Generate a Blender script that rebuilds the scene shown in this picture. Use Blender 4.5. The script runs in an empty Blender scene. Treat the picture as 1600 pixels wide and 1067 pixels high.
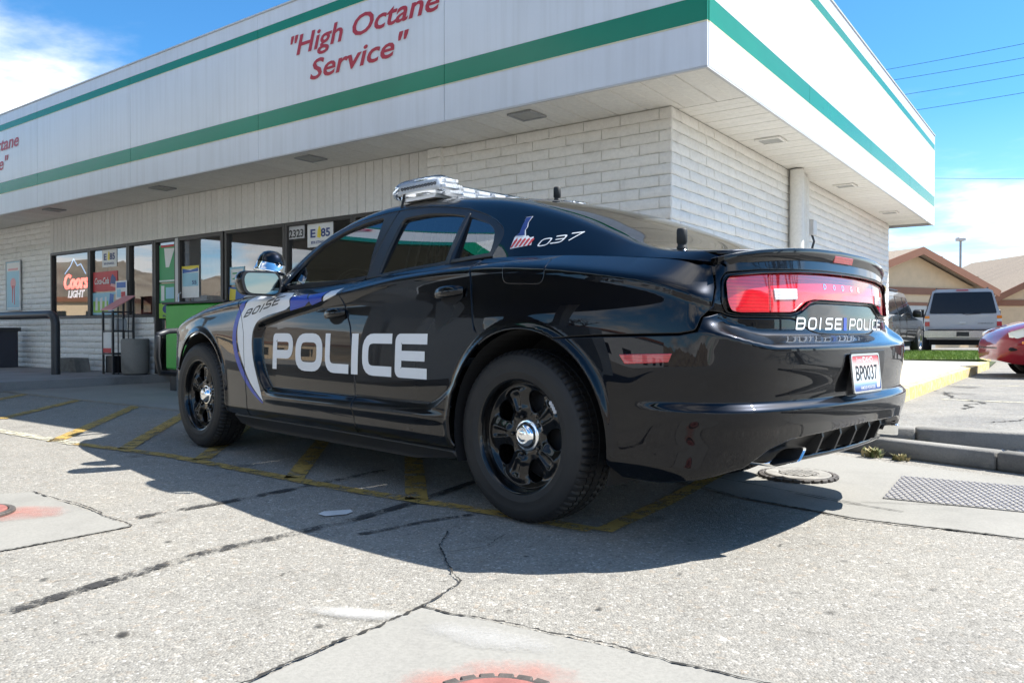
import bpy, bmesh, math, random
import numpy as np
from mathutils import Vector, Matrix
from mathutils.geometry import delaunay_2d_cdt
random.seed(7); np.random.seed(7)
S = bpy.context.scene
COL = S.collection
PI = math.pi
# ------------------------------------------------------------------ camera, sky, sun, exposure
cam_d = bpy.data.cameras.new('camera'); cam = bpy.data.objects.new('camera', cam_d); COL.objects.link(cam)
cam_d.sensor_width = 36; cam_d.lens = 27.478; cam_d.clip_start = .05; cam_d.clip_end = 20000
cam.location = (0, 0, .7964); cam.rotation_euler = (PI/2 - .01262, 0, 0)
S.camera = cam
SUN_EL, SUN_AZ = math.radians(50.5), math.radians(82)      # azimuth clockwise from +Y
w = bpy.data.worlds.new('World'); S.world = w; w.use_nodes = True
nt = w.node_tree; nt.nodes.clear(); N = nt.nodes.new; L = nt.links.new
out = N('ShaderNodeOutputWorld'); bg = N('ShaderNodeBackground'); bg.inputs[1].default_value = .115
sky = N('ShaderNodeTexSky'); sky.sky_type = 'NISHITA'; sky.sun_disc = False
sky.sun_elevation = SUN_EL; sky.sun_rotation = SUN_AZ; sky.air_density = 1.0; sky.dust_density = .6; sky.ozone_density = 1.6; sky.altitude = 800
tc = N('ShaderNodeTexCoord'); sep = N('ShaderNodeSeparateXYZ'); L(tc.outputs['Generated'], sep.inputs[0])
def M(op, a, b=None, c=None, clamp=False):
    n = N('ShaderNodeMath'); n.operation = op; n.use_clamp = clamp
    for i, v in enumerate((a, b, c)):
        if v is None: continue
        if isinstance(v, (int, float)): n.inputs[i].default_value = v
        else: L(v, n.inputs[i])
    return n.outputs[0]
# clouds lie on a flat layer: project the direction on it
zc_ = M('MAXIMUM', sep.outputs[2], .0)
den = M('ADD', zc_, .13)
cx = M('DIVIDE', sep.outputs[0], den); cy = M('DIVIDE', sep.outputs[1], den)
comb = N('ShaderNodeCombineXYZ'); L(cx, comb.inputs[0]); L(cy, comb.inputs[1]); comb.inputs[2].default_value = 3.4
def cloudnoise(off, scale, det, rough):
    mp = N('ShaderNodeMapping'); mp.inputs['Location'].default_value = off; L(comb.outputs[0], mp.inputs[0])
    n = N('ShaderNodeTexNoise'); n.inputs['Scale'].default_value = scale; n.inputs['Detail'].default_value = det; n.inputs['Roughness'].default_value = rough
    n.inputs['Distortion'].default_value = .25
    L(mp.outputs[0], n.inputs['Vector']); return n.outputs[0]
n1 = cloudnoise((1.0, 9.8, 0), .62, 9, .56)
low = M('SUBTRACT', .25, zc_)                      # more cloud towards the horizon, as distance packs it
thr = M('SUBTRACT', .50, M('MULTIPLY', M('MAXIMUM', low, 0), .55))
mask = M('MULTIPLY', M('SUBTRACT', n1, thr), 7.5, clamp=True)
mask = M('MULTIPLY', mask, M('MULTIPLY', mask, .9))
n2 = cloudnoise((1.12, 9.72, 0), .9, 6, .6)
shade = N('ShaderNodeMix'); shade.data_type = 'RGBA'
shade.inputs[6].default_value = (4.9, 4.75, 4.6, 1); shade.inputs[7].default_value = (2.3, 2.35, 2.45, 1)
L(M('MULTIPLY', M('SUBTRACT', n2, .46), 5, clamp=True), shade.inputs[0])
tint = N('ShaderNodeMix'); tint.data_type = 'RGBA'; tint.blend_type = 'MULTIPLY'; tint.inputs[0].default_value = 1
L(sky.outputs[0], tint.inputs[6]); tm = N('ShaderNodeMix'); tm.data_type = 'RGBA'; tm.inputs[6].default_value = (.46, .55, .62, 1); tm.inputs[7].default_value = (.185, .40, .53, 1); L(M('MULTIPLY', zc_, 4.0, clamp=True), tm.inputs[0]); L(tm.outputs[2], tint.inputs[7])
mx = N('ShaderNodeMix'); mx.data_type = 'RGBA'; L(mask, mx.inputs[0]); L(tint.outputs[2], mx.inputs[6]); L(shade.outputs[2], mx.inputs[7])
L(mx.outputs[2], bg.inputs[0]); L(bg.outputs[0], out.inputs[0])
sd = bpy.data.lights.new('sun', 'SUN'); sd.energy = 2.92; sd.angle = math.radians(.53); sd.color = (1, .965, .9)
sun = bpy.data.objects.new('sun', sd); COL.objects.link(sun)
sdir = Vector((math.sin(SUN_AZ)*math.cos(SUN_EL), math.cos(SUN_AZ)*math.cos(SUN_EL), math.sin(SUN_EL)))
sun.rotation_euler = sdir.to_track_quat('Z', 'Y').to_euler(); sun.location = (20, 8, 25)
S.view_settings.view_transform = 'Standard'; S.view_settings.look = 'None'
S.view_settings.exposure = 1.93; S.view_settings.gamma = 1
S.render.engine = 'CYCLES'
S.cycles.max_bounces = 10; S.cycles.transparent_max_bounces = 16; S.cycles.glossy_bounces = 6; S.cycles.transmission_bounces = 8
S.cycles.caustics_reflective = False; S.cycles.caustics_refractive = False

# ------------------------------------------------------------------ materials
MATS = {}
def nodes(name):
    m = bpy.data.materials.new(name); m.use_nodes = True; MATS[name] = m
    t = m.node_tree; b = t.nodes['Principled BSDF']; return m, t, b
def setp(b, col=None, rough=.5, metal=0, spec=.5, coat=0, coatr=.03, trans=0, ior=1.5, emit=None, es=0, alpha=1):
    if col is not None: b.inputs['Base Color'].default_value = (*col, 1)
    b.inputs['Roughness'].default_value = rough; b.inputs['Metallic'].default_value = metal
    b.inputs['Specular IOR Level'].default_value = spec; b.inputs['Coat Weight'].default_value = coat; b.inputs['Coat Roughness'].default_value = coatr
    b.inputs['Transmission Weight'].default_value = trans; b.inputs['IOR'].default_value = ior; b.inputs['Alpha'].default_value = alpha
    if emit: b.inputs['Emission Color'].default_value = (*emit, 1); b.inputs['Emission Strength'].default_value = es
def nz(t, scale, detail=4, rough=.55, coord='Object', dist=0):
    tc = t.nodes.new('ShaderNodeTexCoord') if coord != 'World' else t.nodes.new('ShaderNodeNewGeometry')
    n = t.nodes.new('ShaderNodeTexNoise'); n.inputs['Scale'].default_value = scale; n.inputs['Detail'].default_value = detail
    n.inputs['Roughness'].default_value = rough; n.inputs['Distortion'].default_value = dist
    t.links.new(tc.outputs['Position' if coord == 'World' else coord], n.inputs['Vector']); return n.outputs[0]
def ramp(t, fac, stops):
    r = t.nodes.new('ShaderNodeValToRGB'); t.links.new(fac, r.inputs[0]); e = r.color_ramp.elements
    while len(e) < len(stops): e.new(.5)
    for q, (p, c) in zip(e, stops): q.position = p; q.color = (*c, 1) if len(c) == 3 else c
    return r.outputs[0]
def mixc(t, fac, a, b, mode='MIX'):
    n = t.nodes.new('ShaderNodeMix'); n.data_type = 'RGBA'; n.blend_type = mode
    for i, v in ((0, fac), (6, a), (7, b)):
        if isinstance(v, (int, float)): n.inputs[i].default_value = v
        elif isinstance(v, tuple): n.inputs[i].default_value = (*v, 1)
        else: t.links.new(v, n.inputs[i])
    return n.outputs[2]
def mth(t, op, a, b=0., clamp=False):
    n = t.nodes.new('ShaderNodeMath'); n.operation = op; n.use_clamp = clamp
    for i, v in enumerate((a, b)):
        if isinstance(v, (int, float)): n.inputs[i].default_value = v
        else: t.links.new(v, n.inputs[i])
    return n.outputs[0]
def bump(t, b, h, strength=.3, dist=.01):
    n = t.nodes.new('ShaderNodeBump'); n.inputs['Strength'].default_value = strength; n.inputs['Distance'].default_value = dist
    t.links.new(h, n.inputs['Height']); t.links.new(n.outputs[0], b.inputs['Normal'])
def plain(name, col, rough=.5, var=.12, vscale=3., bmp=0, bscale=60, **k):
    """base colour with soft mottling and a little relief: wear, not light"""
    m, t, b = nodes(name); setp(b, col, rough, **k)
    if var:
        f = nz(t, vscale, 6, .62, 'World')
        lo = tuple(c*(1-var) for c in col); hi = tuple(min(1, c*(1+var)) for c in col)
        t.links.new(ramp(t, f, [(.32, lo), (.68, hi)]), b.inputs['Base Color'])
    if bmp: bump(t, b, nz(t, bscale, 4, .6, 'World'), bmp, .004)
    return m
plain('grey_metal', (.30, .31, .32), .45, .15, 5)
plain('dark_metal', (.028, .030, .034), .42, .2, 4)
plain('bronze_frame', (.045, .040, .036), .4, .15, 3)
plain('black_rubber', (.010, .012, .013), .62, .25, 6, .25, 240)
plain('black_plastic', (.012, .012, .013), .42, .1, 8)
plain('matte_trim', (.014, .014, .016), .33, .1, 8)
plain('inner_dark', (.006, .006, .007), .9, 0)
plain('chrome', (.86, .87, .88), .045, 0, metal=1)
plain('polished_steel', (.55, .55, .56), .22, .1, 8, metal=1)
plain('silver_decal', (.70, .71, .72), .36, .04, 2, spec=.5)
plain('blue_decal', (.018, .055, .36), .3, .04, 2)
plain('white_decal', (.72, .72, .72), .4, .03)
plain('red_decal', (.50, .05, .05), .4, .05)
plain('navy_decal', (.02, .04, .16), .4, .05)
plain('black_print', (.015, .015, .018), .45, 0)
def paint(name, col, rough=.16, flake=.0, dust=.02):
    m, t, b = nodes(name); setp(b, col, rough, 0, .12, 1.0, .008); b.inputs['Coat IOR'].default_value = 1.41
    return m
paint('black_paint', (.0018, .0025, .0052), .36); MATS['black_paint'].node_tree.nodes['Principled BSDF'].inputs['Metallic'].default_value = 1
paint('wheel_black', (.004, .004, .0045), .22)
paint('red_paint', (.20, .010, .018), .3); paint('silver_paint', (.43, .44, .46), .32); paint('dark_paint', (.02, .021, .022), .25); paint('champagne_paint', (.27, .25, .21), .35)
def lens(name, col, rough=.06, ribs=0):
    m, t, b = nodes(name); setp(b, col, rough, 0, .6, 1, .02)
    if ribs:
        tc = t.nodes.new('ShaderNodeTexCoord'); wv = t.nodes.new('ShaderNodeTexWave'); wv.wave_type = 'BANDS'; wv.bands_direction = 'Z'; wv.inputs['Scale'].default_value = ribs
        t.links.new(tc.outputs['Object'], wv.inputs[0])
        t.links.new(mixc(t, wv.outputs[1], tuple(c*.72 for c in col), col), b.inputs['Base Color'])
    return m
lens('red_lens', (.80, .010, .026), ribs=26); lens('red_reflector', (.5, .02, .03), .2, 30); lens('white_lens', (.72, .72, .72), .12, 26); lens('amber_lens', (.75, .22, .02)); lens('blue_lens', (.02, .12, .9), .1); lens('headlight_lens', (.62, .63, .58), .1)
def glass(name, tint, k=.9):
    """thin tinted pane: clear film plus mirror by Fresnel"""
    m, t, b = nodes(name); o = t.nodes['Material Output']; t.nodes.remove(b)
    tr = t.nodes.new('ShaderNodeBsdfTransparent'); tr.inputs[0].default_value = (*tint, 1)
    gl = t.nodes.new('ShaderNodeBsdfGlossy'); gl.inputs['Roughness'].default_value = .012; gl.inputs[0].default_value = (.96, .98, 1, 1)
    fr = t.nodes.new('ShaderNodeFresnel'); fr.inputs[0].default_value = 1.0 + .62*k
    ms = t.nodes.new('ShaderNodeMixShader'); t.links.new(fr.outputs[0], ms.inputs[0]); t.links.new(tr.outputs[0], ms.inputs[1]); t.links.new(gl.outputs[0], ms.inputs[2]); t.links.new(ms.outputs[0], o.inputs[0]); return m
glass('car_glass', (.26, .32, .30), 2.6); glass('store_glass', (.66, .70, .70), 3.2); glass('clear_plastic', (.93, .95, .97), .8); glass('dark_glass', (.06, .07, .08), 1.1)

# ------------------------------------------------------------------ helpers
def link(name, me, parent=None):
    o = bpy.data.objects.new(name, me); COL.objects.link(o)
    if parent is not None: o.parent = parent
    return o
def mk(name, V, F, mat, parent=None, normals=None, smooth=False, mats=None, mi=None):
    me = bpy.data.meshes.new(name); me.from_pydata([tuple(v) for v in V], [], [tuple(f) for f in F])
    for m in (mats or [mat]):
        me.materials.append(MATS[m] if isinstance(m, str) else m)
    if mi is not None: me.polygons.foreach_set('material_index', np.asarray(mi, 'i'))
    if smooth or normals is not None:
        me.polygons.foreach_set('use_smooth', np.ones(len(me.polygons), bool))
    me.update()
    if normals is not None: me.normals_split_custom_set_from_vertices([tuple(n) for n in normals])
    return link(name, me, parent)
def tag(o, label=None, cat=None, group=None, kind=None):
    for k, v in (('label', label), ('category', cat), ('group', group), ('kind', kind)):
        if v: o[k] = v
    return o
def empty(name, loc=(0, 0, 0), rz=0, **k):
    o = bpy.data.objects.new(name, None); COL.objects.link(o); o.location = loc; o.rotation_euler = (0, 0, rz); o.empty_display_size = .2
    tag(o, **k); return o
class MB:
    def __init__(s): s.v = []; s.f = []; s.m = []
    def add(s, V, F, m=0):
        n = len(s.v); s.v += [tuple(v) for v in V]; s.f += [tuple(i+n for i in f) for f in F]; s.m += [m]*len(F); return s
    def box(s, x0, x1, y0, y1, z0, z1, c=0, m=0, T=None):
        """box; c > 0 chamfers every edge"""
        bm = bmesh.new(); bmesh.ops.create_cube(bm, size=1)
        for v in bm.verts: v.co = Vector(((x0+x1)/2+v.co.x*(x1-x0), (y0+y1)/2+v.co.y*(y1-y0), (z0+z1)/2+v.co.z*(z1-z0)))
        if c > 0: bmesh.ops.bevel(bm, geom=bm.edges[:], offset=c, segments=1, affect='EDGES', profile=.5)
        V = [T @ v.co if T else v.co for v in bm.verts]; bm.verts.index_update()
        s.add(V, [[v.index for v in f.verts] for f in bm.faces], m); bm.free(); return s
    def tube(s, pts, r, n=10, m=0, caps=True, closed=False):
        pts = [Vector(p) for p in pts]; k = len(pts); rings = []
        R = r if isinstance(r, (list, tuple)) else [r]*k
        up = None
        for i, p in enumerate(pts):
            a = pts[(i-1) % k] if (i or closed) else p; b = pts[(i+1) % k] if (i < k-1 or closed) else p
            d = (b-a).normalized()
            if up is None: up = Vector((0, 0, 1)) if abs(d.z) < .9 else Vector((1, 0, 0))
            u = d.cross(up); u.normalize(); v_ = u.cross(d); up = v_
            rings.append([p + R[i]*(math.cos(2*PI*j/n)*u + math.sin(2*PI*j/n)*v_) for j in range(n)])
        V = [q for g in rings for q in g]; F = []
        for i in range(k if closed else k-1):
            for j in range(n):
                a, b = i*n, ((i+1) % k)*n; F.append((a+j, a+(j+1) % n, b+(j+1) % n, b+j))
        if caps and not closed: F.append(tuple(range(n-1, -1, -1))); F.append(tuple((k-1)*n+j for j in range(n)))
        return s.add(V, F, m)
    def lathe(s, prof, n=24, m=0, axis='z', c=(0, 0, 0), close=False):
        V = []; F = []
        for r, h in prof:
            for j in range(n):
                a = 2*PI*j/n; x, y = r*math.cos(a), r*math.sin(a)
                V.append((c[0]+x, c[1]+y, c[2]+h) if axis == 'z' else (c[0]+x, c[1]+h, c[2]+y) if axis == 'y' else (c[0]+h, c[1]+x, c[2]+y))
        k = len(prof); fl = axis == 'y'
        for i in range(k-1):
            for j in range(n):
                q = (i*n+j, i*n+(j+1) % n, (i+1)*n+(j+1) % n, (i+1)*n+j); F.append(q[::-1] if fl else q)
        return s.add(V, F, m)
    def prism(s, poly, h0, h1, f, m=0):
        """poly in 2D, mapped by f(a, b, h)"""
        n = len(poly); V = [f(a, b, h0) for a, b in poly] + [f(a, b, h1) for a, b in poly]
        F = [tuple(range(n))[::-1], tuple(range(n, 2*n))] + [(i, (i+1) % n, n+(i+1) % n, n+i) for i in range(n)]
        return s.add(V, F, m)
    def build(s, name, mats, parent=None, smooth=False, sharp=None):
        if isinstance(mats, str): mats = [mats]
        o = mk(name, s.v, s.f, None, parent, None, smooth, mats, s.m)
        if sharp is not None:
            o.data.polygons.foreach_set('use_smooth', np.ones(len(o.data.polygons), bool)); o.data.set_sharp_from_angle(angle=math.radians(sharp))
        return o
def fixn(o):
    bm = bmesh.new(); bm.from_mesh(o.data); bmesh.ops.recalc_face_normals(bm, faces=bm.faces); bm.to_mesh(o.data); bm.free(); return o
def sstep(a, b, x):
    t = np.clip((np.asarray(x, float)-a)/(b-a), 0, 1); return t*t*(3-2*t)
def smooth_interp(x, xs, ys, sig=.06):
    """monotone table, softened"""
    xs = np.asarray(xs, float); ys = np.asarray(ys, float)
    if xs[0] > xs[-1]: xs, ys = xs[::-1], ys[::-1]
    g = np.arange(xs[0]-4*sig, xs[-1]+4*sig, sig/4); y = np.interp(g, xs, ys)
    # extend ends linearly so that the kernel does not flatten them
    s0 = (ys[1]-ys[0])/(xs[1]-xs[0]); s1 = (ys[-1]-ys[-2])/(xs[-1]-xs[-2])
    y = np.where(g < xs[0], ys[0]+(g-xs[0])*s0, y); y = np.where(g > xs[-1], ys[-1]+(g-xs[-1])*s1, y)
    k = np.exp(-.5*(np.arange(-12, 13)/4.)**2); k /= k.sum()
    y2 = np.convolve(np.pad(y, 12, mode='edge'), k, 'valid'); y2[:10] = y[:10]; y2[-10:] = y[-10:]
    return np.interp(x, g, y2)
def dens(poly, step, closed=True):
    poly = [np.array(q, float) for q in poly]; r = []
    for i in range(len(poly) if closed else len(poly)-1):
        a, b = poly[i], poly[(i+1) % len(poly)]; n = max(1, int(round(np.linalg.norm(b-a)/step)))
        r += [a+(b-a)*j/n for j in range(n)]
    if not closed: r.append(poly[-1])
    return np.array(r)
def rnd(poly, r, n=5):
    """round the corners of a polygon; r number or list"""
    P = [np.array(q, float) for q in poly]; o = []
    for i, p in enumerate(P):
        rr = r[i] if isinstance(r, (list, tuple)) else r
        a, b = P[i-1]-p, P[(i+1) % len(P)]-p; la, lb = np.linalg.norm(a), np.linalg.norm(b)
        t = min(rr, la*.48, lb*.48)
        if t < 1e-5: o.append(p); continue
        p0, p1 = p+a/la*t, p+b/lb*t
        for j in range(n+1):
            u = j/n; o.append((1-u)**2*p0+2*u*(1-u)*p+u*u*p1)
    return o
def inpoly(P, poly):
    x, y = P[:, 0], P[:, 1]; r = np.zeros(len(P), bool); n = len(poly)
    for i in range(n):
        x0, y0 = poly[i]; x1, y1 = poly[(i+1) % n]
        if y0 == y1: continue
        c = ((y0 > y) != (y1 > y)); r ^= c & (x < (x1-x0)*(y-y0)/(y1-y0)+x0)
    return r
def bdist(P, poly):
    d = np.full(len(P), 1e9)
    for i in range(len(poly)):
        a = poly[i]; b = poly[(i+1) % len(poly)]; ab = b-a; q = ab@ab
        if q < 1e-14: continue
        t = np.clip(((P-a)@ab)/q, 0, 1); e = P-(a+t[:, None]*ab); d = np.minimum(d, np.hypot(e[:, 0], e[:, 1]))
    return d
def area2(p): return .5*np.sum(p[:, 0]*np.roll(p[:, 1], -1)-np.roll(p[:, 0], -1)*p[:, 1])
def panel(name, SF, outline, mat, parent, step=.02, holes=(), depth=.014, edge=.004, lift=0., flip=None, mirror=False, noroll=None, both=False, bstep=None):
    """sheet metal: the part of surface SF(u, w) inside outline, its rim rolled inwards.  mirror: add the y -> -y half.  both: return data for the other side as a second object"""
    if flip is None: flip = getattr(SF, 'flip', False)
    loops = [dens(outline, bstep or step*.8)] + [dens(h, bstep or step*.8) for h in holes]
    loops = [l if (area2(l) > 0) == (i == 0) else l[::-1] for i, l in enumerate(loops)]
    O = loops[0]; lo, hi = O.min(0), O.max(0)
    gx = np.arange(lo[0]+step/2, hi[0], step); gy = np.arange(lo[1]+step/2*.9, hi[1], step*.9)
    G = np.array([(x+(step/2 if j % 2 else 0), y) for j, y in enumerate(gy) for x in gx]).reshape(-1, 2)
    keep = inpoly(G, O) & (bdist(G, O) > step*.55+edge) if len(G) else np.zeros(0, bool)
    for h in loops[1:]:
        keep &= ~inpoly(G, h) & (bdist(G, h) > step*.55+edge)
    G = G[keep]
    rings = []; flags = []
    inn = []
    for l in loops:
        t = np.roll(l, -1, 0)-np.roll(l, 1, 0); t /= np.linalg.norm(t, axis=1)[:, None]+1e-12
        nrm = np.stack([-t[:, 1], t[:, 0]], 1)          # into the panel
        inn.append(l+nrm*edge)
    pts = np.concatenate(loops+inn+[G]); nb = sum(len(l) for l in loops)
    edges = []; k = 0
    for l in loops:
        edges += [(k+i, k+(i+1) % len(l)) for i in range(len(l))]; k += len(l)
    V2, E2, F2, ov, oe, of = delaunay_2d_cdt([Vector(p) for p in pts], edges, [], 0, 1e-7, True)
    V2 = np.array([tuple(v) for v in V2]); F2 = np.array([f for f in F2 if len(f) == 3])
    c = V2[F2].mean(1); ok = inpoly(c, O)
    for h in loops[1:]: ok &= ~inpoly(c, h)
    F2 = F2[ok]
    isb = np.zeros(len(V2), bool); bin_ = np.zeros((len(V2), 2))
    bd = np.concatenate(loops); bi = np.concatenate(inn); idx_of = -np.ones(nb, int)
    for i, src in enumerate(ov):
        for q in src:
            if q < nb: isb[i] = True; idx_of[q] = i; bin_[i] = bi[q]-bd[q]
    e = 1.5e-3
    P = SF(V2); a = SF(V2+[e, 0])-SF(V2-[e, 0]); b = SF(V2+[0, e])-SF(V2-[0, e])
    n = np.cross(a, b); n /= np.linalg.norm(n, axis=1)[:, None]+1e-12
    if flip: n = -n; F2 = F2[:, ::-1]
    P = P+n*lift
    roll = isb.copy()
    if noroll is not None: roll &= ~noroll(V2)
    # outward direction on the surface at the rim
    od = np.zeros_like(P); od[isb] = SF(V2[isb]-bin_[isb])-SF(V2[isb]); od /= np.linalg.norm(od, axis=1)[:, None]+1e-12
    n2 = n.copy(); P1 = P.copy(); P1[roll] -= n[roll]*edge*.45; n2[roll] = n[roll]*.62+od[roll]*.78
    V = [P1]; NN = [n2]; F = [tuple(f) for f in F2]; nv = len(P1)
    if depth > 0:
        ring = np.where(roll)[0]; mp = {int(q): nv+i for i, q in enumerate(ring)}
        V.append(P[ring]-n[ring]*depth+0*od[ring]); NN.append(od[ring])
        k = 0
        for l in loops:
            for i in range(len(l)):
                p, q = int(idx_of[k+i]), int(idx_of[k+(i+1) % len(l)])
                if p in mp and q in mp and p != q:
                    F.append((p, mp[p], mp[q], q) if not flip else (p, q, mp[q], mp[p]))
            k += len(l)
    V = np.concatenate(V); NN = np.concatenate(NN); NN /= np.linalg.norm(NN, axis=1)[:, None]+1e-12
    used = np.zeros(len(V), bool); used[[i for f in F for i in f]] = True; rm = np.cumsum(used)-1
    V, NN = V[used], NN[used]; F = [tuple(int(rm[i]) for i in f) for f in F]
    if mirror:
        m = len(V); V = np.concatenate([V, V*[1, -1, 1]]); NN = np.concatenate([NN, NN*[1, -1, 1]]); F = F+[tuple(i+m for i in f[::-1]) for f in F]
    o = mk(name, V, F, mat, parent, NN)
    if both:
        o2 = mk(name, V*[1, -1, 1], [f[::-1] for f in F], mat, parent, NN*[1, -1, 1]); return o, o2
    return o
def textmesh(body, size=1, bold=0, shear=0, extrude=0, space=1, align='CENTER', res=3):
    cu = bpy.data.curves.new('txt', 'FONT'); cu.body = body; cu.size = size; cu.offset = bold*size; cu.shear = shear; cu.extrude = extrude
    cu.space_character = space; cu.align_x = align; cu.resolution_u = res
    o = bpy.data.objects.new('txt', cu); COL.objects.link(o)
    dg = bpy.context.evaluated_depsgraph_get(); me = bpy.data.meshes.new_from_object(o.evaluated_get(dg))
    bpy.data.objects.remove(o); bpy.data.curves.remove(cu); return me
def text(name, body, size, mat, parent, origin, ux, uy, width=None, **k):
    """flat lettering in the plane (origin, ux, uy); width stretches it to fit"""
    me = textmesh(body, size, **k); me.name = name
    V = np.array([v.co[:] for v in me.vertices]);
    sx = 1
    if width and len(V): sx = width/(V[:, 0].max()-V[:, 0].min())
    ux, uy, origin = Vector(ux), Vector(uy), Vector(origin); un = ux.cross(uy)
    for v in me.vertices: v.co = origin+ux*(v.co.x*sx)+uy*v.co.y+un*v.co.z
    me.materials.clear(); me.materials.append(MATS[mat]); me.update(); return link(name, me, parent)
# ------------------------------------------------------------------ ground
def gmat(name, base, speck_d, speck_l, bumpk=.5, scale=1., stain=.16):
    """exposed aggregate: stones of several shades in a binder, with stains"""
    m, t, b = nodes(name); setp(b, base, .85, spec=.25)
    g = t.nodes.new('ShaderNodeNewGeometry')
    def vor(sc, feat='F1'):
        v = t.nodes.new('ShaderNodeTexVoronoi'); v.inputs['Scale'].default_value = sc; v.feature = feat; t.links.new(g.outputs['Position'], v.inputs['Vector']); return v
    v1 = vor(150*scale); v2 = vor(62*scale)
    s1 = t.nodes.new('ShaderNodeSeparateColor'); t.links.new(v1.outputs['Color'], s1.inputs[0]); s2 = t.nodes.new('ShaderNodeSeparateColor'); t.links.new(v2.outputs['Color'], s2.inputs[0])
    lo = tuple(c*.55 for c in base); hi = tuple(min(.8, c*1.42) for c in base)
    c1 = ramp(t, s1.outputs[0], [(0, speck_d), (.06, lo), (.3, tuple(c*.86 for c in base)), (.72, base), (.93, hi), (1, speck_l)])
    c2 = ramp(t, s2.outputs[1], [(0, tuple(c*.42 for c in base)), (.05, base), (.9, base), (.97, (base[0]*1.2, base[1]*1.02, base[2]*.86)), (1, speck_l)])
    c = mixc(t, .45, c1, c2)
    big = nz(t, .9, 7, .62, 'World', .4); mid_ = nz(t, 6.5, 5, .6, 'World')
    c = mixc(t, 1, c, ramp(t, big, [(.28, (1-stain*1.3, 1-stain*1.25, 1-stain*1.1)), (.55, (1, 1, 1)), (.8, (1.04, 1.02, .98))]), 'MULTIPLY')
    c = mixc(t, 1, c, ramp(t, mid_, [(.25, (.86, .85, .83)), (.5, (1, 1, 1)), (.8, (1.03, 1.02, 1.0))]), 'MULTIPLY')
    # small oil spots
    vs = vor(2.3); c = mixc(t, ramp(t, vs.outputs['Distance'], [(.025, (1, 1, 1)), (.055, (0, 0, 0))]), c, mixc(t, .6, c, tuple(q*.35 for q in base)))
    t.links.new(c, b.inputs['Base Color'])
    h = mth(t, 'ADD', mth(t, 'MULTIPLY', v1.outputs['Distance'], -1), mth(t, 'MULTIPLY', v2.outputs['Distance'], -.5)); bump(t, b, h, bumpk, .006)
    return m
gmat('aggregate', (.268, .254, .226), (.07, .065, .06), (.60, .58, .54), .45, 1., .09)
gmat('lot_asphalt', (.24, .232, .215), (.08, .08, .08), (.45, .45, .43), .5, .8, .3)
def cmat(name, base, stain=.12, bk=.22):
    m, t, b = nodes(name); setp(b, base, .82, spec=.25)
    f = nz(t, 1.6, 8, .64, 'World', .3); f2 = nz(t, 90, 4, .7, 'World')
    c = mixc(t, 1, ramp(t, f, [(.25, tuple(q*(1-stain*1.6) for q in base)), (.5, base), (.78, tuple(min(.8, q*1.08) for q in base))]), ramp(t, f2, [(.3, (.86, .86, .86)), (.6, (1.03, 1.03, 1.03))]), 'MULTIPLY')
    t.links.new(c, b.inputs['Base Color']); bump(t, b, mth(t, 'ADD', f2, mth(t, 'MULTIPLY', nz(t, 11, 5, .6, 'World'), .8)), bk, .004); return m
cmat('concrete', (.27, .26, .235)); cmat('kerb_concrete', (.24, .23, .21), .4, .8); cmat('walk_concrete', (.44, .42, .385)); cmat('shop_walk', (.26, .255, .25), .25)
def worn(name, col, wear, scale=9., rough=.7, soft=.05):
    """worn paint: shows the ground through gaps"""
    m, t, b = nodes(name); setp(b, col, rough, spec=.3)
    a = mth(t, 'ADD', mth(t, 'MULTIPLY', nz(t, scale, 8, .72, 'World'), .8), mth(t, 'MULTIPLY', nz(t, 85, 3, .7, 'World'), .42))
    t.links.new(ramp(t, a, [(wear-soft, (0, 0, 0)), (wear+soft, (1, 1, 1))]), b.inputs['Alpha'])
    t.links.new(ramp(t, nz(t, 3, 5, .6, 'World'), [(.3, tuple(c*.72 for c in col)), (.7, col)]), b.inputs['Base Color']); return m
worn('yellow_worn', (.50, .335, .095), .57, 11); worn('yellow_paint', (.62, .42, .07), .48); worn('white_worn', (.66, .65, .63), .66, 11, .7, .13); worn('skid_rubber', (.050, .048, .046), .60, 5, .8); worn('white_dab', (.74, .73, .71), .42); worn('pale_paint', (.60, .56, .42), .60)
plain('crack_dirt', (.030, .028, .025), .95, .3, 20)
mb = MB()
n_ = 24; gx = [-6000, -400, -60, -20, -8, -3, 0, 3, 8, 20, 60, 400, 6000]
V = [(x, y, 0) for y in gx for x in gx]; k = len(gx)
tag(mk('ground', V, [(j*k+i, j*k+i+1, (j+1)*k+i+1, (j+1)*k+i) for j in range(k-1) for i in range(k-1)], 'aggregate'), kind='structure')
def sheet(name, poly, z, mat, kind='structure', parent=None, thick=0, jag=0, seed=1):
    P = dens(poly, .12) if jag else np.array(poly, float)
    if jag: P = P+np.random.RandomState(seed).normal(0, jag, P.shape)
    mb = MB()
    if thick: mb.prism([tuple(p) for p in P], z-thick, z, lambda a, b, h: (a, b, h)); o = fixn(mb.build(name, mat, parent))
    else:
        V = [(a, b, z) for a, b in P]; r = delaunay_2d_cdt([Vector(p) for p in P], [(i, (i+1) % len(P)) for i in range(len(P))], [], 1, 1e-6)
        o = mk(name, [(v.x, v.y, z) for v in r[0]], [f if (r[0][f[1]]-r[0][f[0]]).cross(r[0][f[2]]-r[0][f[0]]) > 0 else f[::-1] for f in r[2]], mat, parent)
    return tag(o, kind=kind) if kind else o
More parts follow.
